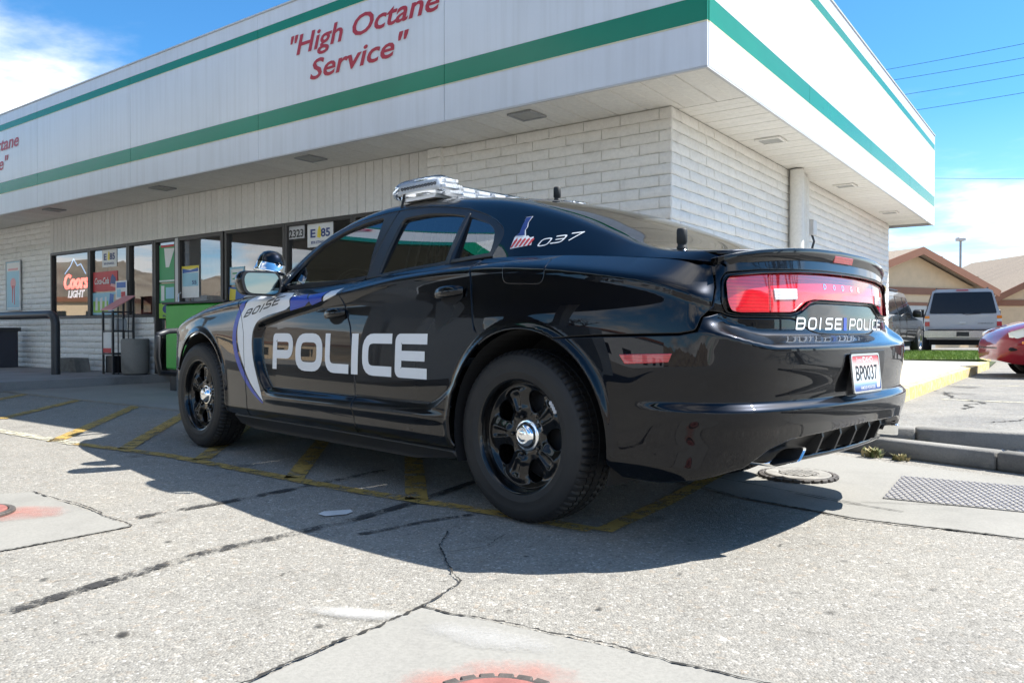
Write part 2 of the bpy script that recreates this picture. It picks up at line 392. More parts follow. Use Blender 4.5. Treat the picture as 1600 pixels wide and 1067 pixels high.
def ribbon(pts, w, jag=0, wj=0, seed=1, step=.03):
    rs = np.random.RandomState(seed); P = dens(pts, step, False); t = np.gradient(P, axis=0); t /= np.linalg.norm(t, axis=1)[:, None]; n = np.stack([-t[:, 1], t[:, 0]], 1)
    if jag:
        q = np.cumsum(rs.normal(0, jag, len(P))); q -= np.linspace(q[0], q[-1], len(P)); P = P+n*q[:, None]+rs.normal(0, jag*.5, P.shape)
    W = np.full(len(P), w) if not isinstance(w, (list, tuple)) else np.interp(np.linspace(0, 1, len(P)), np.linspace(0, 1, len(w)), w)
    W = W*(1+wj*rs.uniform(-1, 1, len(P))); return P+n*W[:, None]/2, P-n*W[:, None]/2
def strip(name, pts, w, z, mat, parent=None, kind='structure', **k):
    A, B_ = ribbon(pts, w, **k); m = len(A); V = [(a, b, z) for a, b in A]+[(a, b, z) for a, b in B_]
    o = mk(name, V, [(i+m, i+1+m, i+1, i) for i in range(m-1)], mat, parent); return tag(o, kind=kind) if kind else o
# concrete pads, gutter
sheet('concrete_pad', [(-1.55, 3.18), (-2.37, 3.86), (-3.3, 3.55), (-3.4, 2.55), (-1.86, 2.80)], .004, 'concrete')
sheet('concrete_pad', [(-.75, 1.52), (-.26, 2.245), (.62, 1.745), (1.05, 1.38), (.2, .6)], .004, 'concrete')
sheet('gutter_slab', [(.05, 5.6), (1.10, 3.72), (1.46, 3.32), (1.97, 2.99), (2.9, 2.40), (3.9, 2.9), (2.86, 4.05), (2.28, 4.72), (1.35, 6.2)], .004, 'concrete')
strip('crack', [(1.10, 3.72), (1.46, 3.32), (1.97, 2.99), (2.6, 2.58)], 0.0099, .007, 'crack_dirt', jag=.0022, wj=.85, step=.012, seed=3)
strip('crack', [(.3, 5.3), (1.10, 3.72)], 0.0062, .007, 'crack_dirt', jag=.0022, wj=.85, step=.012, seed=4)
strip('crack', [(.78, 4.72), (1.28, 4.02), (1.60, 3.58)], .006, .008, 'crack_dirt', jag=.003, wj=.6, seed=5); strip('crack', [(1.38, 3.80), (1.72, 3.42)], .008, .008, 'crack_dirt', jag=.004, wj=.6, seed=6); strip('crack', [(1.62, 3.62), (2.0, 3.56)], .004, .008, 'crack_dirt', jag=.003, wj=.6, seed=7)
strip('crack', [(-.75, 1.52), (-.44, 2.0), (-.26, 2.245)], 0.0087, .007, 'crack_dirt', jag=.0022, wj=.85, step=.012, seed=8); strip('crack', [(-.26, 2.245), (.2, 1.99), (.62, 1.745), (1.0, 1.42)], 0.0068, .007, 'crack_dirt', jag=.0022, wj=.85, step=.012, seed=9)
strip('crack', [(-.26, 2.245), (-.17, 2.45), (-.21, 2.62), (-.27, 2.85), (-.26, 3.1)], 0.0056, .007, 'crack_dirt', jag=.0022, wj=.85, step=.012, seed=10); strip('crack', [(-.27, 2.78), (-.1, 2.88), (-.02, 3.05)], 0.0025, .007, 'crack_dirt', jag=.0022, wj=.85, step=.012, seed=11)
strip('crack', [(-1.55, 3.18), (-2.0, 3.58), (-2.37, 3.86)], 0.0062, .007, 'crack_dirt', jag=.0022, wj=.85, step=.012, seed=12); strip('crack', [(-1.55, 3.18), (-1.86, 2.80)], 0.0050, .007, 'crack_dirt', jag=.0022, wj=.85, step=.012, seed=13)
# skid marks, a white dash and paint
strip('skid_mark', [(-1.62, 1.95), (-1.44, 2.19), (-1.09, 2.82), (-.87, 3.05), (-.65, 3.32), (-.44, 3.65), (-.16, 4.2)], .055, .005, 'skid_rubber', wj=.1)
strip('skid_mark', [(-1.60, 3.33), (-1.30, 3.68), (-1.05, 4.01), (-.73, 4.47)], .05, .005, 'skid_rubber', wj=.1); strip('skid_mark', [(-.60, 3.05), (-.36, 3.26), (-.08, 3.45)], .03, .005, 'skid_rubber', wj=.1)
sheet('white_dash', [(-.845, 3.39), (-.83, 3.44), (-.72, 3.475), (-.70, 3.43), (-.72, 3.385), (-.80, 3.35)], .005, 'white_dab')  # small broken white patch on the ground
def spray(name, col, thr=1.0):
    """thin sprayed paint: thins out towards the rim of its patch"""
    m, t, b = nodes(name); setp(b, col, .75, spec=.25); at = t.nodes.new('ShaderNodeAttribute'); at.attribute_name = 'thickness'
    n = mth(t, 'ADD', mth(t, 'MULTIPLY', nz(t, 7, 6, .65, 'World'), 1.0), mth(t, 'MULTIPLY', nz(t, 120, 3, .7, 'World'), .5))
    t.links.new(mth(t, 'MULTIPLY', mth(t, 'SUBTRACT', mth(t, 'ADD', n, at.outputs['Fac']), thr), 1.15, True), b.inputs['Alpha'])
spray('white_spray', (.46, .45, .43), 1.06); spray('red_spray', (.50, .20, .16), 1.12)
def soft_patch(name, c, rx, ry, rot, z, mat, k=1.):
    n = 26; q = np.linspace(-1, 1, n); V = []; fade = []
    for y in q:
        for x in q:
            V.append((c[0]+rx*x*math.cos(rot)-ry*y*math.sin(rot), c[1]+rx*x*math.sin(rot)+ry*y*math.cos(rot), z)); fade.append(k*max(0, 1-x*x-y*y)-.9*max(0, x*x+y*y-.9))
    o = mk(name, V, [(j*n+i, j*n+i+1, (j+1)*n+i+1, (j+1)*n+i) for j in range(n-1) for i in range(n-1)], mat); o.data.attributes.new('thickness', 'FLOAT', 'POINT').data.foreach_set('value', fade); return tag(o, kind='structure')
soft_patch('paint_patch', (-.44, 2.19), .20, .06, -.25, .0058, 'white_spray', .95); soft_patch('paint_patch', (-.08, 2.02), .26, .09, -.45, .0072, 'white_spray', .8); soft_patch('paint_patch', (-2.0, 3.42), .16, .08, .3, .0072, 'white_spray', .5)
soft_patch('red_overspray', (-.03, 1.68), .34, .26, 0, .0084, 'red_spray', .85); soft_patch('red_overspray', (-2.18, 3.38), .34, .2, .2, .0080, 'red_spray', .8)
spray('oil_stain', (.045, .042, .038), 1.0)
for x, y, r, k in ((-1.02, 2.04, .022, 1.0), (.25, 2.23, .014, 1.), (-.52, 2.10, .016, .9), (.9, 2.2, .02, .6), (-1.5, 2.5, .018, .8), (.55, 2.55, .012, .9), (-.75, 2.55, .010, 1.), (1.3, 2.4, .016, .7), (.05, 2.75, .012, .9), (-1.3, 2.95, .014, .9), (1.0, 2.9, .010, 1.), (-.1, 3.35, .09, .35), (-2.4, 5.0, .12, .4), (-1.6, 4.6, .10, .45), (.6, 3.3, .08, .4), (4.9, 8.6, .25, .5), (5.6, 9.6, .3, .5)): soft_patch('oil_stain', (x, y), r*1.3, r, x*7, .0045 if x < 3 else .1145, 'oil_stain', k)
yl = lambda pts, w=.085, m='yellow_worn', **k: strip('painted_line', pts, w, .006, m, wj=.05, **k)
yl([(-3.08, 5.52), (-2.22, 5.01), (-.84, 3.93), (-.03, 3.38), (.32, 3.12)]); yl([(-5.93, 11.58), (-4.9, 11.18), (-4.2, 10.8)], .12, 'yellow_paint')
for a, b in (((-4.65, 7.09), (-5.49, 11.45)), ((-3.31, 5.65), (-4.54, 10.35)), ((-2.62, 5.28), (-3.55, 9.2)), ((-1.92, 4.81), (-2.35, 7.2)), ((-1.18, 4.22), (-1.5, 6.6)), ((-.45, 3.68), (-.8, 6.2)), ((-5.6, 7.4), (-6.4, 10.9))): yl([a, b], .11)
yl([(.36, 3.10), (.70, 3.6), (1.15, 4.35), (1.5, 5.0)]); yl([(-3.08, 5.52), (-4.6, 6.6), (-6.5, 8.2)], .1, 'pale_paint')
yl([(-6.9, 9.3), (-6.3, 9.0)], .1)
# ------------------------------------------------------------------ the shop
BO = (1.43, 7.03, 0); BRZ = math.atan2(.8069, .5907)
BMAT = Matrix.Translation(BO) @ Matrix.Rotation(BRZ, 4, 'Z')
def bw(x, y, z=0): return BMAT @ Vector((x, y, z))
shop = empty('convenience_store', BO, BRZ, label='white slump brick convenience store with green striped white fascia and bronze framed windows', cat='store')
def painted(name, base, dirt=(.20, .17, .13), amt=.5, island=False, bk=.5):
    m, t, b = nodes(name); setp(b, base, .6, spec=.35)
    f = nz(t, 2.3, 7, .66, 'World', .5); f2 = nz(t, 26, 5, .7, 'World')
    c = ramp(t, f2, [(.25, tuple(q*.86 for q in base)), (.6, base)])
    g = t.nodes.new('ShaderNodeNewGeometry'); oi = t.nodes.new('ShaderNodeObjectInfo')
    rv = mth(t, 'FRACT', mth(t, 'ADD', oi.outputs['Random'], g.outputs['Random Per Island']))
    c = mixc(t, 1, c, ramp(t, rv, [(0, (.95, .945, .94)), (1, (1.02, 1.02, 1.02))]), 'MULTIPLY')
    c = mixc(t, ramp(t, mth(t, 'ADD', mth(t, 'MULTIPLY', f, .8), mth(t, 'MULTIPLY', f2, .25)), [(.60, (0, 0, 0)), (.80, (amt, amt, amt))]), c, dirt)
    t.links.new(c, b.inputs['Base Color']); bump(t, b, mth(t, 'ADD', f2, nz(t, 9, 3, .5, 'World')), bk, .006); return m
painted('white_brick', (.85, .83, .785)); painted('mortar', (.46, .44, .40), amt=.7); painted('white_siding', (.74, .72, .68), amt=.25, bk=.12); painted('soffit_white', (.78, .765, .72), (.3, .26, .2), amt=.3, bk=.08)
plain('fascia_white', (.70, .72, .745), .28, .035, .8, spec=.5)
def streaks(name):
    m = MATS[name]; t = m.node_tree; b = t.nodes['Principled BSDF']; g = t.nodes.new('ShaderNodeNewGeometry'); mp = t.nodes.new('ShaderNodeMapping'); mp.inputs['Scale'].default_value = (9, 9, .35); t.links.new(g.outputs['Position'], mp.inputs[0])
    n = t.nodes.new('ShaderNodeTexNoise'); n.inputs['Scale'].default_value = 1.6; n.inputs['Detail'].default_value = 6; t.links.new(mp.outputs[0], n.inputs['Vector']); src = b.inputs['Base Color'].links[0].from_socket
    t.links.new(mixc(t, 1, src, ramp(t, n.outputs[0], [(.32, (.93, .925, .915)), (.55, (1, 1, 1))]), 'MULTIPLY'), b.inputs['Base Color']); bump(t, b, nz(t, .7, 2, .5, 'World'), .12, .03)
streaks('fascia_white'); plain('fascia_green', (.004, .20, .105), .26, .08, .8); plain('fascia_lower', (.67, .69, .725), .28, .04, .8); streaks('fascia_lower'); plain('cream_line', (.66, .63, .42), .4); plain('joint_dark', (.05, .05, .05), .8); plain('sign_red', (.42, .018, .03), .35, .05); plain('lamp_lens', (.34, .34, .32), .5, .1, 8); plain('pale_metal', (.52, .52, .52), .4, .08)
# backing walls
def bpart(name, mat, *boxes, parent=shop, c=0, sharp=None):
    mb = MB(); [mb.box(*q, c=c) for q in boxes]; return mb.build(name, mat, parent, sharp=sharp)
bpart('wall', 'mortar', (.005, .21, .22, 2.90, 0, 2.82)); bpart('wall', 'mortar', (.005, 9.64, .005, .21, 0, 2.82)); bpart('wall', 'mortar', (.005, .21, 12.17, 19, 0, 2.82)); bpart('wall', 'mortar', (.012, .21, 2.92, 6.78, 0, 1.02), (.012, .21, 8.65, 12.15, 0, 1.02)); bpart('wall', 'white_siding', (.05, .2, 2.92, 12.15, 2.26, 2.82)); bpart('wall', 'mortar', (9.45, 9.63, .22, 12, 0, 2.82), (.2, 9.6, 18.7, 19, 0, 2.82))
bpart('flat_roof', 'grey_metal', (-.86, 10.0, -.67, 19, 2.9, 4.30))
plain('shop_floor', (.25, .23, .2), .5); bpart('shop_floor', 'shop_floor', (.22, 9.4, .22, 18.5, .0, .14)); plain('back_wall', (.46, .41, .33), .8, .2, 2); bpart('inner_wall', 'back_wall', (4.2, 4.3, .22, 18.5, .14, 2.8)); plain('ceiling_tile', (.6, .59, .56), .8); bpart('inner_ceiling', 'ceiling_tile', (.22, 4.2, 2.92, 18.5, 2.70, 2.74))
# shelving seen dimly through the glass
plain('shelf_goods', (.30, .22, .16), .6, .6, 7); 
for k in range(4): bpart('shelf_unit', 'shelf_goods', (1.6, 2.0, 3.4+2.3*k, 5.0+2.3*k, .14, 1.5), c=.02)
bpart('counter', 'back_wall', (1.0, 1.5, 9.6, 11.6, .14, 1.2), c=.02)
# bricks: 4 x 16 in slump block with a pillowed, uneven face
def brick_mesh(L_, seed, H_=.1007, D_=.05):
    """a slumped block: rough split face, wavy arrises"""
    r = random.Random(seed); mb = MB(); g_ = .0028; x0, x1, z0, z1 = .0006, L_-.0006, g_, H_-g_*.6
    j = lambda a: r.uniform(-a, a); n = 4 if L_ > .25 else 2; V = []
    for i in range(n+1):
        x = x0+(x1-x0)*i/n; e = .004 if i in (0, n) else 0; wz = j(.0035); xi = x+(e if i == 0 else -e if i == n else 0)
        V += [(x, D_, z0+wz), (x, .001, z0+wz), (xi, -.006+j(.0035)+e*.4, z0+wz+.010+j(.003)), (xi, -.004+j(.003)+e*.4, z1-.007+j(.003)), (x, .002, z1+j(.002)), (x, D_, z1)]
    F = [(i*6+k, i*6+k+1, (i+1)*6+k+1, (i+1)*6+k) for i in range(n) for k in range(5)]+[(0, 5, 4, 3, 2, 1), tuple(n*6+k for k in range(6))]
    return mb.add(V, [f[::-1] for f in F])
BL = .3985; CO = .1007
_bm = {}
def brick_me(L_, v):
    key = (round(L_, 3), v)
    if key not in _bm:
        o = brick_mesh(L_, hash(key) % 999).build('brick', 'white_brick'); fixn(o); o.data.set_sharp_from_angle(angle=1.2); _bm[key] = o.data; bpy.data.objects.remove(o)
    return _bm[key]
cand = []      # (size in view, matrix, length, variant)
def course_wall(u0, u1, z0, z1, mat, zvis):
    """mat maps (u along, outward -y, z) to shop space"""
    n = int(round((z1-z0)/CO)); hgt = (z1-z0)/n
    for r in range(n):
        u = u0; first = True
        while u < u1-.02:
            L_ = BL*(.5 if first and r % 2 else 1); L_ = min(L_, u1-u)
            if u1-(u+L_) < .06: L_ = u1-u
            first = False; z = z0+r*hgt; c = mat @ Vector((u+L_/2, 0, z+CO/2)); wv = BMAT @ c
            px = 512+781.6*wv.x/wv.y; py = 331.6-781.6*(wv.z-.796)/wv.y; sz = L_*781.6/wv.y
            vis = -10 < px < 1034 and z > zvis
            cand.append((sz if vis else -1, mat @ Matrix.Translation((u, 0, z)) @ Matrix.Diagonal((1, 1, hgt/CO, 1)), round(L_, 3), random.randrange(6))); u += L_
FA_ = Matrix.Rotation(-PI/2, 4, 'Z')                              # the shop front: along = -Y, outward = -X
def front(y_start): return Matrix.Translation((0, y_start, 0)) @ FA_
course_wall(0, 2.71, 0, 2.815, front(2.71), 1.55); course_wall(0, 9.65, 0, 2.815, Matrix.Identity(4), 1.75)
course_wall(0, 6.0, .0, 2.815, front(18.15), .0); course_wall(0, 3.50, 0, .925, front(12.15), .1); course_wall(0, 3.8, 0, .925, front(6.78), 3)
# pilaster return beside the siding
course_wall(0, .2, 0, 2.815, Matrix.Translation((-.045, 2.905, 0)) @ FA_, 1.55)
cand.sort(key=lambda q: -q[0])
for sz, mt, L_, v in cand[:298]:
    o = link('brick', brick_me(L_, v), shop); o.matrix_local = mt
mb = MB()
for sz, mt, L_, v in cand[298:]:
    me = brick_me(L_, v); mb.add([mt @ x.co for x in me.vertices], [tuple(p.vertices) for p in me.polygons])
o = mb.build('brickwork', 'white_brick', shop, sharp=52); tag(o, kind='stuff')
bpart('pilaster', 'mortar', (-.03, .02, 2.72, 2.90, 0, 2.81))
# soldier course of bricks under the sill
def soldier(y0, y1):
    n = int((y1-y0)/.1)
    me = None
    for i in range(n):
        if me is None:
            mb = MB(); mb.box(-.018, .2, .004, .096, .93, 1.020, .006); o = mb.build('sill_brick', 'white_brick', shop); me = o.data
        else: o = link('sill_brick', me, shop)
        o.location = (0, y0+i*(y1-y0)/n, 0)
soldier(8.66, 12.14); soldier(2.95, 6.76)
# siding boards
me = None; nB = 64; bwid = (12.14-2.925)/nB
for i in range(nB):
    if me is None:
        mb = MB(); V = [(.0, .003), (-.012, .009), (-.012, bwid-.009), (0, bwid-.003)]; mb.prism([(.05, .003)]+V+[(.05, bwid-.003)], 2.215, 2.815, lambda a, b, h: (a, b, h)); o = fixn(mb.build('siding_board', 'white_siding', shop)); me = o.data
    else: o = link('siding_board', me, shop)
    o.location = (random.uniform(-.002, .002), 2.925+i*bwid, 0)
# soffit planks: the front run goes out from the wall, the side run likewise
me = None; W_ = .304
for i in range(64):
    if me is None:
        mb = MB(); mb.prism([(.004, .016), (.010, .004), (W_*.48, .004), (W_*.5, .008), (W_*.52, .004), (W_-.010, .004), (W_-.004, .016)], -.86, .135, lambda a, b, h: (h, a, b)); o = fixn(mb.build('soffit_plank', 'soffit_white', shop)); me = o.data
    else: o = link('soffit_plank', me, shop)
    o.location = (0, -.672+i*W_, 2.818)
me = None
for i in range(32):
    if me is None:
        mb = MB(); mb.prism([(.004, .016), (.010, .004), (W_*.48, .004), (W_*.5, .008), (W_*.52, .004), (W_-.010, .004), (W_-.004, .016)], -.672, .10, lambda a, b, h: (a, h, b)); o = fixn(mb.build('soffit_plank', 'soffit_white', shop)); me = o.data
    else: o = link('soffit_plank', me, shop)
    o.location = (.142+i*W_, 0, 2.818)
bpart('soffit_backing', 'joint_dark', (-.85, 9.9, -.66, 18.8, 2.838, 2.86))
# fascia: sheet panels with a green band, a cream pin line, a green cap band
def fascia_panel(u0, u1, f):
    for nm, z0, z1, m, d in (('fascia_panel', 2.80, 3.128, 'fascia_lower', 0), ('pin_line', 3.129, 3.141, 'cream_line', .001), ('green_band', 3.142, 3.328, 'fascia_green', .0), ('fascia_panel', 3.329, 4.188, 'fascia_white', 0), ('pin_line', 4.189, 4.200, 'cream_line', .001), ('green_band', 4.201, 4.305, 'fascia_green', 0), ('fascia_cap', 4.306, 4.470, 'fascia_lower', 0)):
        mb = MB(); mb.box(u0+.003, u1-.003, -d, .02, z0, z1, .0012); mb.v = [f(*v) for v in mb.v]; fixn(mb.build(nm, m, shop))
ffront = lambda u, o, z: (-.888+o, u, z); fside = lambda u, o, z: (u, -.70+o, z)
for a, b in ((-.70, 1.92), (1.92, 4.79), (4.79, 7.66), (7.66, 10.53), (10.53, 13.4), (13.4, 16.3), (16.3, 19.1)): fascia_panel(a, b, ffront)
for a, b in ((-.86, 1.81), (1.81, 4.68), (4.68, 7.55), (7.55, 10.10)): fascia_panel(a, b, fside)
mb = MB(); mb.box(-.90, -.80, -.705, 19.1, 4.471, 4.490); mb.box(-.80, 10.12, -.712, -.60, 4.471, 4.490); mb.box(10.10, 10.13, -.70, 4, 2.80, 4.49); mb.build('fascia_coping', 'pale_metal', shop)
mb = MB(); mb.box(-.886, -.855, -.698, 19.1, 2.786, 2.799); mb.box(-.855, 10.1, -.698, -.672, 2.786, 2.799); mb.build('fascia_drip', 'pale_metal', shop)
# red lettering, each line with a pale edge
def redtext(body, y0, y1, z, h, sh=.24):
    """each letter is a cut piece of its own, red on a pale backing"""
    me = textmesh(body, 1, 0, sh, 0, 1, 'LEFT'); X = [v.co.x for v in me.vertices]; bpy.data.meshes.remove(me); k = abs(y1-y0)/(max(X)-min(X)); xs = min(X)
    for i, ch in enumerate(body):
        if ch == ' ': continue
        w1 = textmesh(body[:i+1], 1, 0, sh, 0, 1, 'LEFT'); x1 = max(v.co.x for v in w1.vertices); bpy.data.meshes.remove(w1)
        par = None
        for mat, off, dx, bold, ext in (('sign_red', -.8935, 0, .016, .0008), ('white_decal', -.8900, .007, .022, .0005)):
            lt_ = textmesh(ch, 1, bold, sh, ext, 1, 'LEFT'); LX_ = max(v.co.x for v in lt_.vertices)-bold
            for v in lt_.vertices: v.co = Vector((off-v.co.z, y0-dx-(v.co.x+x1-LX_-xs)*k, z-dx*.6+v.co.y*h))
            lt_.materials.clear(); lt_.materials.append(MATS[mat]); lt_.update()
            o = link('sign_letter' if par is None else 'pale_edge', lt_, par or shop); par = par or o
redtext('"High Octane', 4.18, 1.98, 3.865, .30); redtext('Service"', 3.85, 2.38, 3.545, .30)
redtext('"High Octane', 13.4, 11.2, 3.865, .30); redtext('Service"', 13.07, 11.6, 3.545, .30)
# recessed soffit lights
for nm, c in (('soffit_light', q) for q in [(-.52, y) for y in (1.22, 4.30, 7.49, 10.8, 14.0)]+[(x, -.31) for x in (1.79, 4.97, 8.0)]):
    s_ = .135; mb = MB(); x, y = c
    for (a, b, c2, d) in ((x-s_, x+s_, y-s_, y-s_+.03), (x-s_, x+s_, y+s_-.03, y+s_), (x-s_, x-s_+.03, y-s_+.031, y+s_-.031), (x+s_-.03, x+s_, y-s_+.031, y+s_-.031)): mb.box(a, b, c2, d, 2.802, 2.821, .003)
    fr = mb.build(nm, 'soffit_white' if x > 0 else 'grey_metal', shop); bpart('light_lens', 'lamp_lens', (x-s_+.025, x+s_-.025, y-s_+.025, y+s_-.025), parent=fr) if 0 else None
    mb = MB(); mb.box(x-s_+.028, x+s_-.028, y-s_+.028, y+s_-.028, 2.808, 2.818, .004); mb.build('light_lens', 'lamp_lens', fr)
# glazing: bronze frames
def glazed(y0, y1, z0, z1, name='window', fw=.045):
    mb = MB(); x0, x1 = -.01, .10
    mb.box(x0, x1, y0, y0+fw, z0, z1, .004); mb.box(x0, x1, y1-fw, y1, z0, z1, .004); mb.box(x0, x1, y0+fw+.001, y1-fw-.001, z0, z0+fw, .004); mb.box(x0, x1, y0+fw+.001, y1-fw-.001, z1-fw, z1, .004)
    fr = mb.build(name, 'bronze_frame', shop); mb = MB(); mb.add([(.035, y1-fw, z0+fw), (.035, y0+fw, z0+fw), (.035, y0+fw, z1-fw), (.035, y1-fw, z1-fw)], [(0, 1, 2, 3)]); mb.build('pane', 'store_glass', fr); return fr
for a, b in ((10.72, 12.15), (9.44, 10.715), (8.655, 9.435), (5.46, 6.79), (4.16, 5.455), (2.93, 4.155)): glazed(a, b, 1.022, 2.212)
glazed(8.03, 8.645, .145, 2.212, 'sidelight')
dr = glazed(6.83, 7.99, .145, 2.212, 'door', .06)
mb = MB(); mb.box(-.012, .10, 7.97, 8.05, .145, 2.2, .004); mb.build('door_jamb', 'pale_metal', shop); mb = MB(); mb.tube([(-.03, 7.86, 1.02), (-.07, 7.86, 1.05), (-.07, 7.86, 1.35), (-.03, 7.86, 1.38)], .014, 8); mb.build('door_handle', 'polished_steel', dr, True); mb = MB(); mb.box(-.03, .02, 6.95, 7.9, 1.00, 1.05, .006); mb.build('push_rail', 'pale_metal', dr)
# pipes on the side wall
for x, r_ in ((3.43, .085), (3.62, .05), (3.76, .05), (3.90, .045), (4.02, .035)):
    mb = MB(); mb.tube([(x, -r_-.02, .05), (x, -r_-.02, 2.80)], r_, 16); mb.build('wall_pipe', 'soffit_white', shop, sharp=40)
mb = MB(); mb.box(4.20, 4.36, -.10, -.018, 2.08, 2.28, .008); tag(mb.build('utility_box', 'pale_metal'), 'small grey box with dangling wires high on the side wall', 'utility box').matrix_world = BMAT
mb = MB(); [mb.tube([(4.28+d, -.06, 2.08), (4.30+d, -.08, 2.0), (4.26+d, -.07, 1.92), (4.28+d*2, -.05, 1.84)], .008, 6) for d in (-.03, .02)]; u_ = mb.build('wire', 'dark_metal', bpy.data.objects['utility_box'], True)
# raised walk before the shop and along its side
mb = MB(); mb.prism([(-3.4, 8.42), (0.2, 8.42), (.2, 24), (-3.4, 24)], 0, .135, lambda a, b, h: (a, b, h)); tag(fixn(mb.build('shop_walk', 'shop_walk')), kind='structure').matrix_world = BMAT
mb = MB(); mb.prism([(-2.2, 2.6), (.2, 2.6), (.2, 8.41), (-2.2, 8.41)], 0, .02, lambda a, b, h: (a, b, h)); tag(fixn(mb.build('door_apron', 'concrete')), kind='structure').matrix_world = BMAT
SW = [(-.3, -1.57), (9.9, -1.57), (9.9, 0.012), (-.3, 0.012)]
mb = MB(); mb.prism([(-.3, -1.45), (10.3, -1.45), (10.3, .1), (-.3, .1)], 0, .235, lambda a, b, h: (a, b, h)); tag(fixn(mb.build('side_walk', 'walk_concrete')), kind='structure').matrix_world = BMAT
mb = MB(); mb.prism([(-.3, 0), (10.3, 0), (10.3, .14), (-.3, .14)], .0, .236, lambda a, b, h: (a, -1.592+b, h+.004*(b > .1))); tag(fixn(mb.build('yellow_kerb', 'yellow_kerb' if 'yellow_kerb' in MATS else 'kerb_concrete')), kind='structure').matrix_world = BMAT
m, t, b = nodes('kerb_yellow'); setp(b, (.6, .43, .1), .7); t.links.new(mixc(t, ramp(t, nz(t, 12, 6, .7, 'World'), [(.45, (0, 0, 0)), (.62, (1, 1, 1))]), (.60, .45, .15), (.52, .48, .37)), b.inputs['Base Color']); bpy.data.objects['yellow_kerb'].data.materials[0] = m
# upper car park, its kerbs and the gravel bed
LZ = .11
sheet('car_park', [(2.0, 5.9), (2.66, 5.32), (3.27, 4.99), (4.6, 4.3), (60, -10), (60, 15.5), (12, 15.5), tuple(bw(10.3, -1.57))[:2], tuple(bw(-.3, -1.57))[:2]], LZ, 'lot_asphalt')
for a, b in (((5.35, 10.1), (6.9, 9.7)), ((4.35, 7.9), (5.4, 7.2)), ((6.6, 11.9), (8.6, 11.6))): strip('painted_line', [a, b], .09, LZ+.004, 'pale_paint', wj=.1)
strip('crack', [(4.0, 6.9), (4.4, 7.6), (4.5, 8.3), (4.9, 9.0)], .03, LZ+.003, 'crack_dirt', jag=.02, wj=.8, seed=21); strip('crack', [(3.6, 5.9), (4.2, 6.2), (5.2, 6.1)], .02, LZ+.003, 'crack_dirt', jag=.02, wj=.8, seed=22)
def kerb(name, A, B_, w, h, label, z0=0):
    """kerb along A-B, sections butted with open joints"""
    A, B_ = np.array(A), np.array(B_); d = B_-A; Ln = np.linalg.norm(d); d /= Ln; n = np.array([-d[1], d[0]]); e = empty(name, (A[0], A[1], 0), math.atan2(d[1], d[0]), label=label, cat='kerb', group='kerbs of the car park')
    k = max(1, int(Ln/.9))
    for i in range(k):
        mb = MB(); mb.box(i*Ln/k+.004, (i+1)*Ln/k-.004, 0, w, z0, h, .012); mb.build('kerb_section', 'kerb_concrete', e, sharp=50)
kerb('kerb', (1.55, 6.10), (4.6, 2.02), .13, .108, 'grey concrete kerb nearest the steel grate, with weeds at its foot'); kerb('kerb', (1.75, 5.42), (5.2, 3.92), .16, .17, 'grey concrete kerb behind the gravel bed, nearer the car park')
sheet('gravel_bed_soil', [(1.8, 5.75), (1.9, 5.5), (4.6, 4.2), (5.0, 3.0), (4.5, 2.4), (2.4, 5.0)], .045, 'crack_dirt', kind='stuff')
rs = np.random.RandomState(4); mb = MB(); ico = bmesh.new(); bmesh.ops.create_icosphere(ico, subdivisions=1, radius=1); iv = [v.co.copy() for v in ico.verts]; fi_ = [[v.index for v in f.verts] for f in ico.faces]; ico.free()
tri = [(2.2, 5.35), (4.9, 4.15), (4.9, 2.6), (4.55, 2.35), (2.42, 5.08)]
PP = rs.uniform((2.0, 2.3), (5.0, 5.5), (5200, 2)); PP = PP[inpoly(PP, np.array(tri))][:1500]
for p in PP:
    s3 = rs.uniform(.008, .026); R_ = Matrix.Rotation(rs.uniform(0, 6), 3, 'Z') @ Matrix.Rotation(rs.uniform(0, 6), 3, 'X')
    mb.add([Vector((p[0], p[1], .05)) + R_ @ Vector((v.x*s3*rs.uniform(.7, 1.2), v.y*s3, v.z*s3*.75)) for v in iv], fi_)
m, t, b = nodes('gravel'); setp(b, (.3, .28, .25), .85); g = t.nodes.new('ShaderNodeNewGeometry'); t.links.new(ramp(t, g.outputs['Random Per Island'], [(0, (.10, .095, .09)), (.5, (.27, .25, .22)), (1, (.50, .48, .45))]), b.inputs['Base Color']); tag(mb.build('gravel', 'gravel'), kind='stuff')
def weed(x, y, z, n, h, seed, label, dry=False, nm='weed'):
    r = random.Random(seed); mb = MB()
    for i in range(n):
        a = r.uniform(0, 6.28); l = h*r.uniform(.5, 1.1); d = Vector((math.cos(a), math.sin(a), 0)); q = Vector((x+r.gauss(0, h*.3), y+r.gauss(0, h*.3), z)); sd_ = Vector((-d.y, d.x, 0))*r.uniform(.003, .007); lean = r.uniform(.3, 1.1)
        pts = [q, q+d*l*lean*.35+Vector((0, 0, l*.5)), q+d*l*lean*.9+Vector((0, 0, l*.72))]
        mb.add([pts[0]-sd_, pts[0]+sd_, pts[1]+sd_*1.3, pts[1]-sd_*1.3, pts[2]], [(0, 1, 2, 3), (3, 2, 4)])
    m_ = 'weed_leaf'
    if m_ not in MATS:
        m, t, b = nodes(m_); setp(b, (.1, .12, .03), .7); g = t.nodes.new('ShaderNodeNewGeometry'); t.links.new(ramp(t, g.outputs['Random Per Island'], [(0, (.09, .12, .03)), (.5, (.20, .19, .07)), (1, (.42, .34, .18))]), b.inputs['Base Color'])
    return tag(mb.build(nm, m_), label, 'weed', 'weeds along the kerb')
